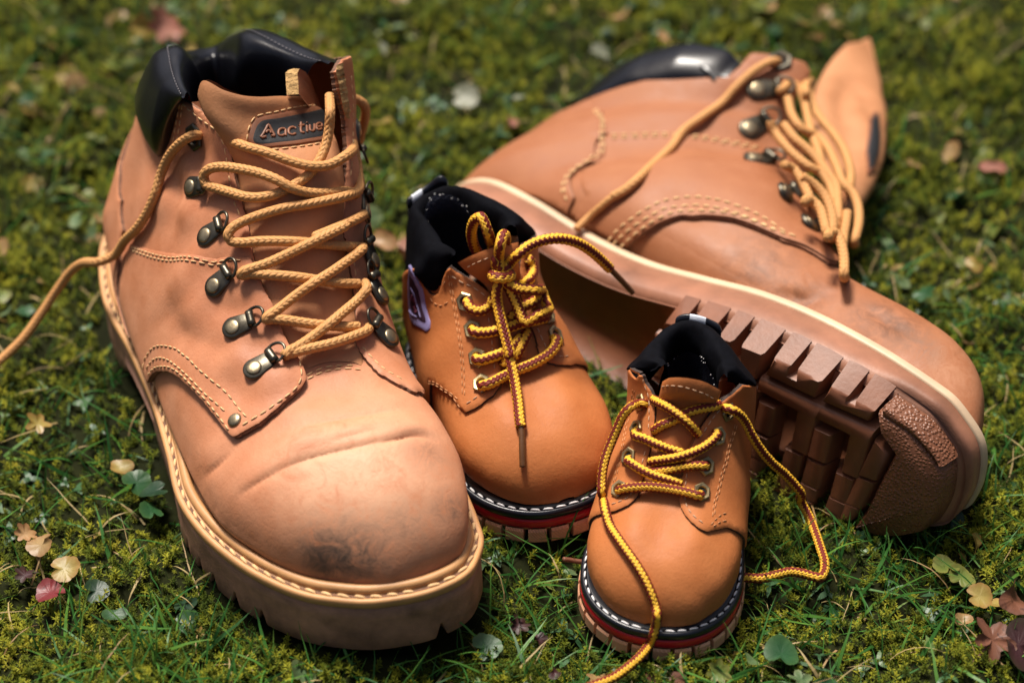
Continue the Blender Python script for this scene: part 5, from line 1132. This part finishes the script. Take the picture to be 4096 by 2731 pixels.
def leaflet(p, d, up, L, w, bend, n=3):
    """narrow leaf: spine from p along d, drooping"""
    d = unit(d); s = unit(np.cross(d, up)); V_, F_ = [], []
    for k in range(n+1):
        t = k/n; c = p+d*L*t+np.array(up)*(-bend*L*t*t); ww = w*(1-t)**.7*(.55+.9*t if t < .5 else 1) if k < n else 0
        V_ += [c-s*ww, c+s*ww] if k < n else [c]
    for k in range(n-1): F_.append((2*k, 2*k+1, 2*k+3, 2*k+2))
    F_.append((2*n-2, 2*n-1, 2*n)); return V_, F_
def sprig(h, rl, nl, seed):
    r = np.random.default_rng(seed); V_, F_ = [], []; ax = np.array([r.normal(0, .25), r.normal(0, .25), 1.0]); ax = unit(ax)
    def add(v, f):
        b = len(V_); V_.extend(v); F_.extend([tuple(b+i for i in q) for q in f])
    for k in range(nl):
        t = .25+.75*(k+1)/nl; a = k*2.4+r.uniform(-.3, .3); el = .15+1.0*t**2+r.uniform(-.2, .2)
        d = np.array([math.cos(a)*math.cos(el), math.sin(a)*math.cos(el), math.sin(el)]); add(*leaflet(ax*h*t, d, [0, 0, 1], rl*(1.15-.45*t)*r.uniform(.8, 1.2), rl*.16, .25, 2))
    add([ax*0+[.0002, 0, 0], ax*0-[.0002, 0, 0], ax*h], [(0, 1, 2)]); return V_, F_
mossc = bpy.data.collections.new('moss_sprigs'); grassc = bpy.data.collections.new('grass_blades'); strawc = bpy.data.collections.new('straw_blades'); clovc = bpy.data.collections.new('leaf_rosettes')
for k in range(6):
    v, f = sprig(.0065+.0012*(k % 3), .0030+.0004*(k % 2), 16, 100+k); lib_obj('moss_sprig', v, f, M['moss'], mossc)
def blade(L, w, lean, curl, seed, n=7):
    r = np.random.default_rng(seed); V_, F_ = [], []; p = np.zeros(3); el = math.pi/2-lean; az = 0
    for k in range(n+1):
        t = k/n; ww = w*(1-t**2.2)*.5+.00004; s = np.array([-math.sin(az), math.cos(az), 0]); V_ += [p-s*ww, p+s*ww]
        p = p+np.array([math.cos(el)*math.cos(az), math.cos(el)*math.sin(az), math.sin(el)])*L/n; el -= curl/n; az += r.uniform(-.12, .12)
    for k in range(n): F_.append((2*k, 2*k+1, 2*k+3, 2*k+2))
    return V_, F_
for k, (L, w, ln, cu) in enumerate([(.030,.0013,.5,.9),(.042,.0012,.8,.8),(.024,.0016,.35,.5),(.048,.0010,.95,.5),(.034,.0018,.9,1.1),(.020,.0011,.2,.4),(.038,.0022,1.15,.3)]):
    lib_obj('grass_blade', *blade(L, w, ln, cu, k), M['grass'], grassc)
for k, (L, w, ln, cu) in enumerate([(.026,.0009,1.0,.9),(.034,.0007,1.2,.3),(.018,.0012,.9,1.4),(.03,.0008,.7,1.6)]): lib_obj('straw_blade', *blade(L, w, ln, cu, 50+k), M['straw'], strawc)
for k in range(4):
    r = np.random.default_rng(70+k); V_, F_ = [], []
    for q in range(3+k % 2):
        a = q*2.2+r.uniform(-.4, .4); el = r.uniform(.1, .7); d = np.array([math.cos(a)*math.cos(el), math.sin(a)*math.cos(el), math.sin(el)]); v, f = leaflet(np.array([0, 0, .003]), d, [0, 0, 1], r.uniform(.008, .013), .0032, .35, 4); b = len(V_); V_ += v; F_ += [tuple(b+i for i in t) for t in f]
    lib_obj('leaf_rosette', V_, F_, M['clover'], clovc)
def scatter(name, coll, pts, scl, seed, tilt=.35):
    """one object: points carrying instances of a collection's members"""
    me = bpy.data.meshes.new(name); me.from_pydata([tuple(p) for p in pts], [], []); o = bpy.data.objects.new(name, me); COL.objects.link(o); o['kind'] = 'stuff'
    ng = bpy.data.node_groups.new(name, 'GeometryNodeTree'); ng.interface.new_socket('Geometry', in_out='INPUT', socket_type='NodeSocketGeometry'); ng.interface.new_socket('Geometry', in_out='OUTPUT', socket_type='NodeSocketGeometry')
    N = ng.nodes.new; i_, o_ = N('NodeGroupInput'), N('NodeGroupOutput'); m2p = N('GeometryNodeMeshToPoints'); ci = N('GeometryNodeCollectionInfo'); ci.inputs['Collection'].default_value = coll; ci.inputs['Separate Children'].default_value = True; ci.inputs['Reset Children'].default_value = True
    iop = N('GeometryNodeInstanceOnPoints'); iop.inputs['Pick Instance'].default_value = True
    rot = N('FunctionNodeRandomValue'); rot.data_type = 'FLOAT_VECTOR'; rot.inputs[0].default_value = (-tilt, -tilt, 0); rot.inputs[1].default_value = (tilt, tilt, 6.283); rot.inputs['Seed'].default_value = seed
    sc_ = N('FunctionNodeRandomValue'); sc_.data_type = 'FLOAT'; sc_.inputs[2].default_value = scl[0]; sc_.inputs[3].default_value = scl[1]; sc_.inputs['Seed'].default_value = seed+1
    rp = N('FunctionNodeRandomValue'); rp.data_type = 'INT'; rp.inputs[4].default_value = 0; rp.inputs[5].default_value = 50; rp.inputs['Seed'].default_value = seed+2
    e2r = N('FunctionNodeEulerToRotation'); l = ng.links.new
    l(i_.outputs[0], m2p.inputs[0]); l(m2p.outputs[0], iop.inputs['Points']); l(ci.outputs[0], iop.inputs['Instance']); l(rot.outputs[0], e2r.inputs[0]); l(e2r.outputs[0], iop.inputs['Rotation']); l(sc_.outputs[1], iop.inputs['Scale']); l(rp.outputs[2], iop.inputs['Instance Index']); l(iop.outputs[0], o_.inputs[0])
    md = o.modifiers.new('scatter', 'NODES'); md.node_group = ng; return o
# keep plants from growing through the soles
foot = []
for Mx, o_ in ((MA, OUTLINE), (MC, KOUT), (MD, KOUT)):
    q = outline(o_, 60); W = np.array(Mx); foot.append((np.column_stack([q, np.zeros(60), np.ones(60)])@W.T)[:, :2])
WB = np.array(MB); pb_ = (np.column_stack([SB.P[::12, ::12].reshape(-1, 3), np.ones(len(SB.P[::12, ::12].reshape(-1, 3)))])@WB.T); pb_ = pb_[pb_[:, 2] < .03][:, :2]
def free(P, mar=.0):
    ok = np.ones(len(P), bool)
    for f in foot:
        if mar >= 0: ok &= ~(in_poly(P, f) & (seg_dist(P, f) > mar))
        else: ok &= ~in_poly(P, f) & (seg_dist(P, f) > -mar)
    d = np.full(len(P), 9.0)
    for c in range(0, len(P), 4000): d[c:c+4000] = np.sqrt(((P[c:c+4000, None]-pb_[None])**2).sum(2)).min(1)
    return ok & (d > .004)
def field(n, seed, ylo=-.30, yhi=.50, near=1.0):
    r = np.random.default_rng(seed); y = ylo+(yhi-ylo)*r.random(n)**near; hw = .25+.165*(y+.3)/.8*1.35+.03; P = np.stack([r.uniform(-1, 1, n)*hw, y], 1); return P
def on_ground(P, dz=-.0008): return np.column_stack([P, gz(P[:, 0], P[:, 1])+dz])
P = field(125000, 11, near=1.1); cl = vnoise(P[:, 0], P[:, 1], 38, 1); r_ = np.random.default_rng(5); P = P[(r_.random(len(P)) < (.22+.95*cl**1.6))]; P = P[free(P, -.0035)]
scatter('moss', mossc, on_ground(P), (.40, 1.05), 3)
P = field(27000, 12, near=1.3); k = vnoise(P[:, 0], P[:, 1], 14, 8); P = P[np.random.default_rng(6).random(len(P)) < np.clip((k-.18)*1.7, .22, 1)*np.where(P[:, 1] > .0, .45, 1)]; P = P[free(P, -.002)]; scatter('grass', grassc, on_ground(P), (.28, .85), 21, .6)
P = field(1300, 13, near=1.3); P = P[free(P, -.002)]; scatter('dry_grass', strawc, on_ground(P, .001), (.5, 1.05), 31, .4)
P = field(1500, 14); k = vnoise(P[:, 0], P[:, 1], 11, 9); P = P[(k > .56)]; P = P[free(P, -.003)]; scatter('small_weeds', clovc, on_ground(P, .001), (.3, .75), 41, .3)
# ------------------------------------------------------------------ leaves lying on or growing out of the turf
def leaf_outline(kind, n=72):
    a = np.linspace(-math.pi, math.pi, n, endpoint=False)
    if kind == 'scallop': r = .95+.075*np.abs(np.cos(a*4.5))**.6-.55*np.exp(-(np.minimum(np.abs(a-math.pi), np.abs(a+math.pi))/.32)**2)     # ground ivy
    elif kind == 'maple': r = .52+.42*np.abs(np.cos(a*2.5))**1.7+.07*np.abs(np.sin(a*11))-.25*np.exp(-(np.minimum(np.abs(a-math.pi), np.abs(a+math.pi))/.30)**2)
    elif kind == 'toothed': r = (.62+.36*np.cos(a)**2)*(1+.05*np.abs(np.sin(a*12)))-.20*np.exp(-(np.minimum(np.abs(a-math.pi), np.abs(a+math.pi))/.3)**2)
    elif kind == 'lobed': r = .60+.30*np.abs(np.cos(a*3.5))**1.2+.10*np.cos(a)
    elif kind == 'shield': r = .86+.10*np.cos(a)+.035*np.abs(np.sin(a*14))-.38*np.exp(-(np.minimum(np.abs(a-math.pi), np.abs(a+math.pi))/.38)**2)
    else: r = .42+.55*np.cos(a)**2+.0*a                                                   # oval
    return a, r
def leaf_mat(name, c, edge, spots=None, rough=.42, tr=.25):
    c = tuple(v*.74 for v in c[:3])+(1,); edge = tuple(v*.74 for v in edge[:3])+(1,)
    m = NT(name); at = m.n('ShaderNodeAttribute', attribute_name='rim'); a = m.noise(160, 4, .65); b = m.noise(60, 5, .7)
    dark = tuple(x*.62 for x in c[:3])+(1,); col = m.ramp(b.outputs[0], [(.3, dark), (.65, c)]).outputs[0]
    f = m.math('MULTIPLY', m.math('POWER', at.outputs['Fac'], 3.0), m.math('ADD', a.outputs[0], .2)); col = m.mix(f, col, edge)
    if spots: col = m.mix(m.ramp(m.noise(420, 3, .6).outputs[0], [(.60, (0, 0, 0)), (.68, (1, 1, 1))]).outputs[0], col, spots)
    m.l(col, m.b.inputs['Base Color']); m.set(Roughness=rough, Specular_IOR_Level=.4); m.l(m.bump(a.outputs[0], .25, .0006), m.b.inputs['Normal'])
    t = m.n('ShaderNodeBsdfTranslucent'); m.l(col, t.inputs[0]); x = m.n('ShaderNodeMixShader'); x.inputs[0].default_value = tr; m.l(m.b.outputs[0], x.inputs[1]); m.l(t.outputs[0], x.inputs[2]); m.l(x.outputs[0], m.t.nodes['Material Output'].inputs[0]); return m.m
LM = {'green': leaf_mat('leaf_green', (.035,.13,.045,1), (.07,.15,.04,1)), 'deep': leaf_mat('leaf_deep_green', (.018,.065,.028,1), (.03,.07,.02,1)), 'lime': leaf_mat('leaf_lime', (.20,.27,.05,1), (.30,.26,.06,1)), 'pale': leaf_mat('leaf_pale_green', (.16,.26,.11,1), (.22,.26,.1,1)),
  'yellow': leaf_mat('leaf_yellow', (.50,.38,.09,1), (.42,.20,.06,1)), 'straw': leaf_mat('leaf_straw', (.52,.34,.14,1), (.4,.2,.08,1)), 'pink': leaf_mat('leaf_pink', (.55,.24,.17,1), (.4,.12,.08,1)), 'red': leaf_mat('leaf_red', (.33,.045,.05,1), (.22,.03,.03,1), (.12,.015,.02,1)),
  'brown': leaf_mat('leaf_brown', (.26,.10,.052,1), (.12,.05,.03,1), (.07,.03,.02,1), .5, .1), 'plum': leaf_mat('leaf_plum', (.06,.016,.018,1), (.04,.03,.012,1), None, .5, .05), 'peach': leaf_mat('leaf_peach', (.60,.36,.16,1), (.45,.2,.08,1)), 'grey': leaf_mat('leaf_greyish', (.34,.36,.25,1), (.3,.3,.2,1))}
def leaf_mesh(kind, size, cup=.25, seed=0, stem=.9, rings=5):
    r_ = np.random.default_rng(seed); a, r = leaf_outline(kind); n = len(a); V_, F_, rim = [(0, 0, 0)], [], [0]
    p1, p2 = r_.uniform(0, 6.28, 2)
    nv = 5 if kind in ('maple', 'scallop', 'shield') else 1
    for k in range(1, rings+1):
        t = k/rings
        for ai, ri in zip(a, r):
            rr = ri*size*t*(1+.04*math.sin(ai*3+p1)); x, y = rr*math.cos(ai), rr*math.sin(ai)
            z = cup*size*(t**2*.35*math.sin(ai*2+p1)+t**2*.25*math.cos(ai+p2)+.14*t**2) + .035*size*t*abs(math.sin(ai*nv/2)) + r_.normal(0, .006*size)
            V_.append((x, y, z)); rim.append(t)
    for j in range(n): F_.append((0, 1+j, 1+(j+1) % n))
    for k in range(rings-1):
        for j in range(n): b = 1+k*n; F_.append((b+j, b+n+j, b+n+(j+1) % n, b+(j+1) % n))
    return V_, F_, rim
LEAFK = {}
def leaf(kind, mat, px, size, label, yaw=0, tilt=(0, 0), dz=.004, group=None, seed=1, cup=.25, stem=0, name=None, xy=None):
    """a single leaf; px = where its middle shows in the photograph, on the turf"""
    V_, F_, rim = leaf_mesh(kind, size*.39, cup*1.5, seed)
    if xy is None: d = ray(px); t = (dz-CPOS[2])/d[2]; w = CPOS+t*d; x, y = w[0], w[1]; z = dz
    else: x, y = xy; z = float(gz(np.array([x]), np.array([y]))[0])+dz
    o = mesh_obj(name or 'leaf', V_, F_, LM[mat]); at = o.data.attributes.new('rim', 'FLOAT', 'POINT'); at.data.foreach_set('value', np.array(rim, np.float32))
    o.location = (x, y, z-.003); o.rotation_euler = (math.radians(tilt[0]), math.radians(tilt[1]), math.radians(yaw))
    o['label'] = label; o['category'] = 'leaf'
    if group: o['group'] = group
    if stem:
        P = np.array([(-size*.10, 0, 0), (-size*.5, .02*size, -.0005), (-size*(.5+stem*.5), .10*size, -.002), (-size*(.5+stem), .04*size, -.001)]); tube('stem', spline(P, n=16), size*.022, LM[mat], o, seg=6)
    return o
Zr = lambda x, y: (3200+x*.53, 1900+y*.53)
Zl = lambda x, y: (x*.8493, 1400+y*.8493)
gW = 'green leaves growing through the turf'
leaf('shield', 'green', V(7, [(1765,1255)])[0], .021, 'large glossy green heart-shaped leaf at the bottom, right of the front toddler boot', 70, (18, 0), .008, gW, 3)
leaf('toothed', 'pale', V(7, [(1553,1300)])[0], .011, 'slim toothed pale green leaf beside the large glossy green one', 95, (30, 10), .008, gW, 4)
leaf('lobed', 'lime', V(7, [(1310,1395)])[0], .015, 'yellow-green ragged leaf below the sole of the front toddler boot', 30, (25, -10), .007, gW, 5)
leaf('maple', 'pale', V(7, [(1910,1445)])[0], .015, 'pale lobed green leaf at the bottom edge under the large heart-shaped one', 100, (25, 0), .008, gW, 6)
leaf('oval', 'green', V(7, [(2090,1480)])[0], .014, 'smooth oval green leaf at the bottom edge right of the pale lobed one', 10, (20, 5), .008, gW, 7)
leaf('toothed', 'brown', V(7, [(905,1470)])[0], .021, 'crumpled dead brown leaf at the bottom edge in front of the toddler boot', 5, (12, 6), .006, 'dead brown leaves', 8, .6)
leaf('oval', 'plum', V(7, [(120,1390)])[0], .009, 'small purple bud-like leaf left of the front toddler boot', 80, (40, 0), .008, None, 9, .7)
leaf('lobed', 'straw', V(7, [(435,1440)])[0], .012, 'yellow-brown curled leaf next to the trailing lace end', 120, (15, 20), .006, 'fallen leaves', 10, .6)
leaf('lobed', 'plum', V(7, [(10,1150)])[0], .010, 'dark crumbling reddish leaf between the boot toes', 20, (10, 10), .004, 'fallen leaves', 11, .6)
leaf('scallop', 'lime', Zr(1105, 645), .0145, 'round scalloped green leaf, upper of the two overlapping at the right', 110, (8, 6), .009, 'scalloped round leaves', 12)
leaf('scallop', 'lime', Zr(1225, 730), .0150, 'round scalloped green leaf, lower of the two overlapping at the right', 60, (12, 4), .007, 'scalloped round leaves', 13)
leaf('scallop', 'yellow', Zr(1362, 872), .0145, 'round yellow-green scalloped leaf above the brown maple leaf', 0, (20, 0), .008, 'scalloped round leaves', 14)
leaf('scallop', 'yellow', Zr(1508, 932), .0095, 'small yellow-green scalloped leaf touching the brown curled leaf', 170, (15, 5), .007, 'scalloped round leaves', 15)
leaf('maple', 'brown', Zr(1460, 1200), .026, 'reddish brown maple leaf with a long curved stem at the right', 50, (30, -12), .010, 'dead brown leaves', 16, .35, stem=1.0)
leaf('toothed', 'brown', Zr(1620, 900), .024, 'withered dark brown curled leaf standing up at the right edge', 70, (52, 18), .012, 'dead brown leaves', 17, .7)
leaf('oval', 'plum', Zr(1655, 1250), .030, 'dark wet purple leaf cut by the right edge', 80, (16, -20), .008, None, 18, .35)
leaf('toothed', 'yellow', Zr(1330, 470), .013, 'thin yellow leaf standing up right of the tread toe', 80, (60, 10), .010, 'fallen leaves', 19, .5)
leaf('scallop', 'deep', Zr(1160, 290), .014, 'dark green round leaf tucked against the toe of the tread', 40, (35, 0), .010, gW, 20)
leaf('maple', 'green', Zr(1610, 110), .015, 'bright green jagged leaf right of the lying boot toe', 10, (20, 0), .010, gW, 21)
leaf('toothed', 'straw', Zr(1235, 1045), .010, 'small brown-yellow shrivelled leaf left of the maple leaf', 0, (30, 0), .006, 'fallen leaves', 22, .6)
leaf('lobed', 'peach', Zl(112, 842), .0145, 'peach coloured leaf at the left, upper of two touching', 40, (10, 10), .009, 'fallen leaves', 23, .4)
leaf('scallop', 'straw', Zl(188, 893), .0155, 'straw yellow leaf at the left touching the peach one', 200, (8, 8), .009, 'fallen leaves', 24, .4)
leaf('scallop', 'yellow', Zl(298, 1005), .0165, 'round yellow scalloped leaf above the red leaf at the left', 10, (10, 0), .009, 'scalloped round leaves', 25)
leaf('scallop', 'red', Zl(232, 1118), .0155, 'crimson red crinkled leaf in the grass at the left', 160, (14, 0), .009, None, 26, .5)
leaf('lobed', 'plum', Zl(112, 1035), .0145, 'dark brown-red leaf left of the round yellow leaf', 60, (10, 5), .007, None, 27, .5)
leaf('maple', 'yellow', Zl(172, 322), .016, 'bright yellow pointed leaf at the left below the lace end', 80, (22, 0), .012, 'fallen leaves', 28)
leaf('toothed', 'yellow', Zl(568, 525), .014, 'yellow leaf lying next to the big boot sole', 0, (15, 0), .009, 'fallen leaves', 29)
leaf('scallop', 'green', Zl(640, 600), .0165, 'round green leaf beside the sole of the standing boot', 50, (25, 0), .010, gW, 30)
leaf('scallop', 'deep', Zl(720, 640), .017, 'dark green leaf nearest to the sole of the standing boot', 200, (20, 10), .010, gW, 31)
leaf('scallop', 'green', Zl(705, 735), .014, 'small green leaf under the notch of the standing boot sole', 120, (25, -10), .009, gW, 32)
leaf('scallop', 'deep', Zl(450, 1110), .014, 'dark green leaf half hidden by blades right of the red leaf', 20, (15, 0), .006, gW, 33)
leaf('scallop', 'green', Zl(880, 1255), .013, 'blue-green scalloped leaf below the sole lugs of the standing boot', 20, (20, 0), .007, gW, 34)
leaf('scallop', 'deep', Zl(875, 1170), .013, 'shaded green leaf close under the sole edge', 220, (20, 0), .007, gW, 35)
leaf('oval', 'green', Zl(535, 1220), .014, 'narrow green leaf crossed by a pale grass arc', 10, (15, 0), .008, gW, 36)
leaf('shield', 'pale', (1205, 2675), .017, 'pale green wrinkled leaf at the bottom edge below the standing boot', 80, (35, 0), .009, gW, 37)
leaf('scallop', 'green', (1945, 2565), .016, 'green lobed leaf right of the standing boot toe', 30, (18, 0), .007, gW, 38)
leaf('lobed', 'plum', (2075, 2480), .013, 'crumbled purple-brown leaf between the standing boot and the front toddler boot', 10, (12, 0), .006, None, 39, .6)
leaf('lobed', 'pink', (655, 90), .036, 'big pink leaf out of focus behind the standing boot', 60, (35, 0), .012, 'fallen leaves behind the boots', 40, .4)
leaf('lobed', 'yellow', (560, 95), .022, 'pale yellow leaf leaning on the big pink leaf behind', 60, (45, 0), .012, 'fallen leaves behind the boots', 41, .4)
leaf('oval', 'pink', (3980, 650), .020, 'dark red blurred leaf at the right edge behind the boots', 0, (20, 0), .008, 'fallen leaves behind the boots', 42)
for k, (mt, px, sz, lb) in enumerate([('grey', (1860,370), .020, 'greyish pale leaf in the blur right of the standing boot collar'), ('grey', (2400,190), .019, 'greyish pale leaf in the blur left of the lying boot collar'), ('grey', (1525,170), .018, 'bluish pale leaf in the blur above the standing boot'), ('peach', (2450,50), .022, 'peach leaf in the blur at the top edge'), ('yellow', (1520,470), .019, 'yellow leaf just right of the standing boot D-rings'), ('pale', (230,720), .022, 'pale green leaf left of the standing boot heel'), ('pale', (300,860), .018, 'pale green leaf above the loose lace end at the left'), ('peach', (1535,940), .018, 'peach leaf between the standing boot and the heel tab'), ('pale', (1475,850), .017, 'green blurred leaf by the side of the standing boot'), ('pink', (2050,470), .012, 'small pink leaf in the blur behind the middle'), ('peach', (2660,140), .018, 'peach leaf right above the lying boot collar'), ('peach', (3260,130), .016, 'peach leaf in the blur near the top of the tongue'), ('grey', (2085,790-420), .012, 'little grey leaf in the blur between the boots'), ('green', (3700,1150), .018, 'green leaf beside the vamp of the lying boot'), ('yellow', (3900,1040), .014, 'yellow blade-like leaf at the right behind the lying boot')]):
    leaf(['scallop', 'lobed', 'oval', 'toothed'][k % 4], mt, px, sz, lb, k*47, (20+10*(k % 3), 10*(k % 2)), .012, 'fallen leaves behind the boots', 50+k)
litc = bpy.data.collections.new('litter_leaves')
for k, mt in enumerate(['lime', 'yellow', 'lime', 'pale', 'lime', 'green', 'lime', 'pale', 'straw', 'green']):
    V_, F_, rim = leaf_mesh(['scallop', 'lobed', 'oval', 'toothed'][k % 4], .006, .35, 200+k); o = lib_obj('litter_leaf', V_, F_, LM[mt], litc); at = o.data.attributes.new('rim', 'FLOAT', 'POINT'); at.data.foreach_set('value', np.array(rim, np.float32))
P = field(1900, 77, .02, .56); k = vnoise(P[:, 0], P[:, 1], 16, 31); P = P[(k > .38)]; P = P[free(P, -.012)]; scatter('leaf_litter', litc, on_ground(P, .004), (.30, 1.15), 61, .85)
P = field(160, 78, -.26, .06); P = P[free(P, -.004)]; scatter('leaf_litter', litc, on_ground(P, .001), (.35, .8), 71, .8)
# twig
d = [pt_z(Matrix.Identity(4), p, z) for p, z in zip(V(7, [(186,608),(225,612),(270,620),(335,628)]), (.010, .009, .008, .007))]
tw = tube('twig', spline(np.array(d), n=14), .0011, LM['brown'], None, seg=7); tw['label'] = 'short brown twig beside the toe of the front toddler boot'; tw['category'] = 'twig'
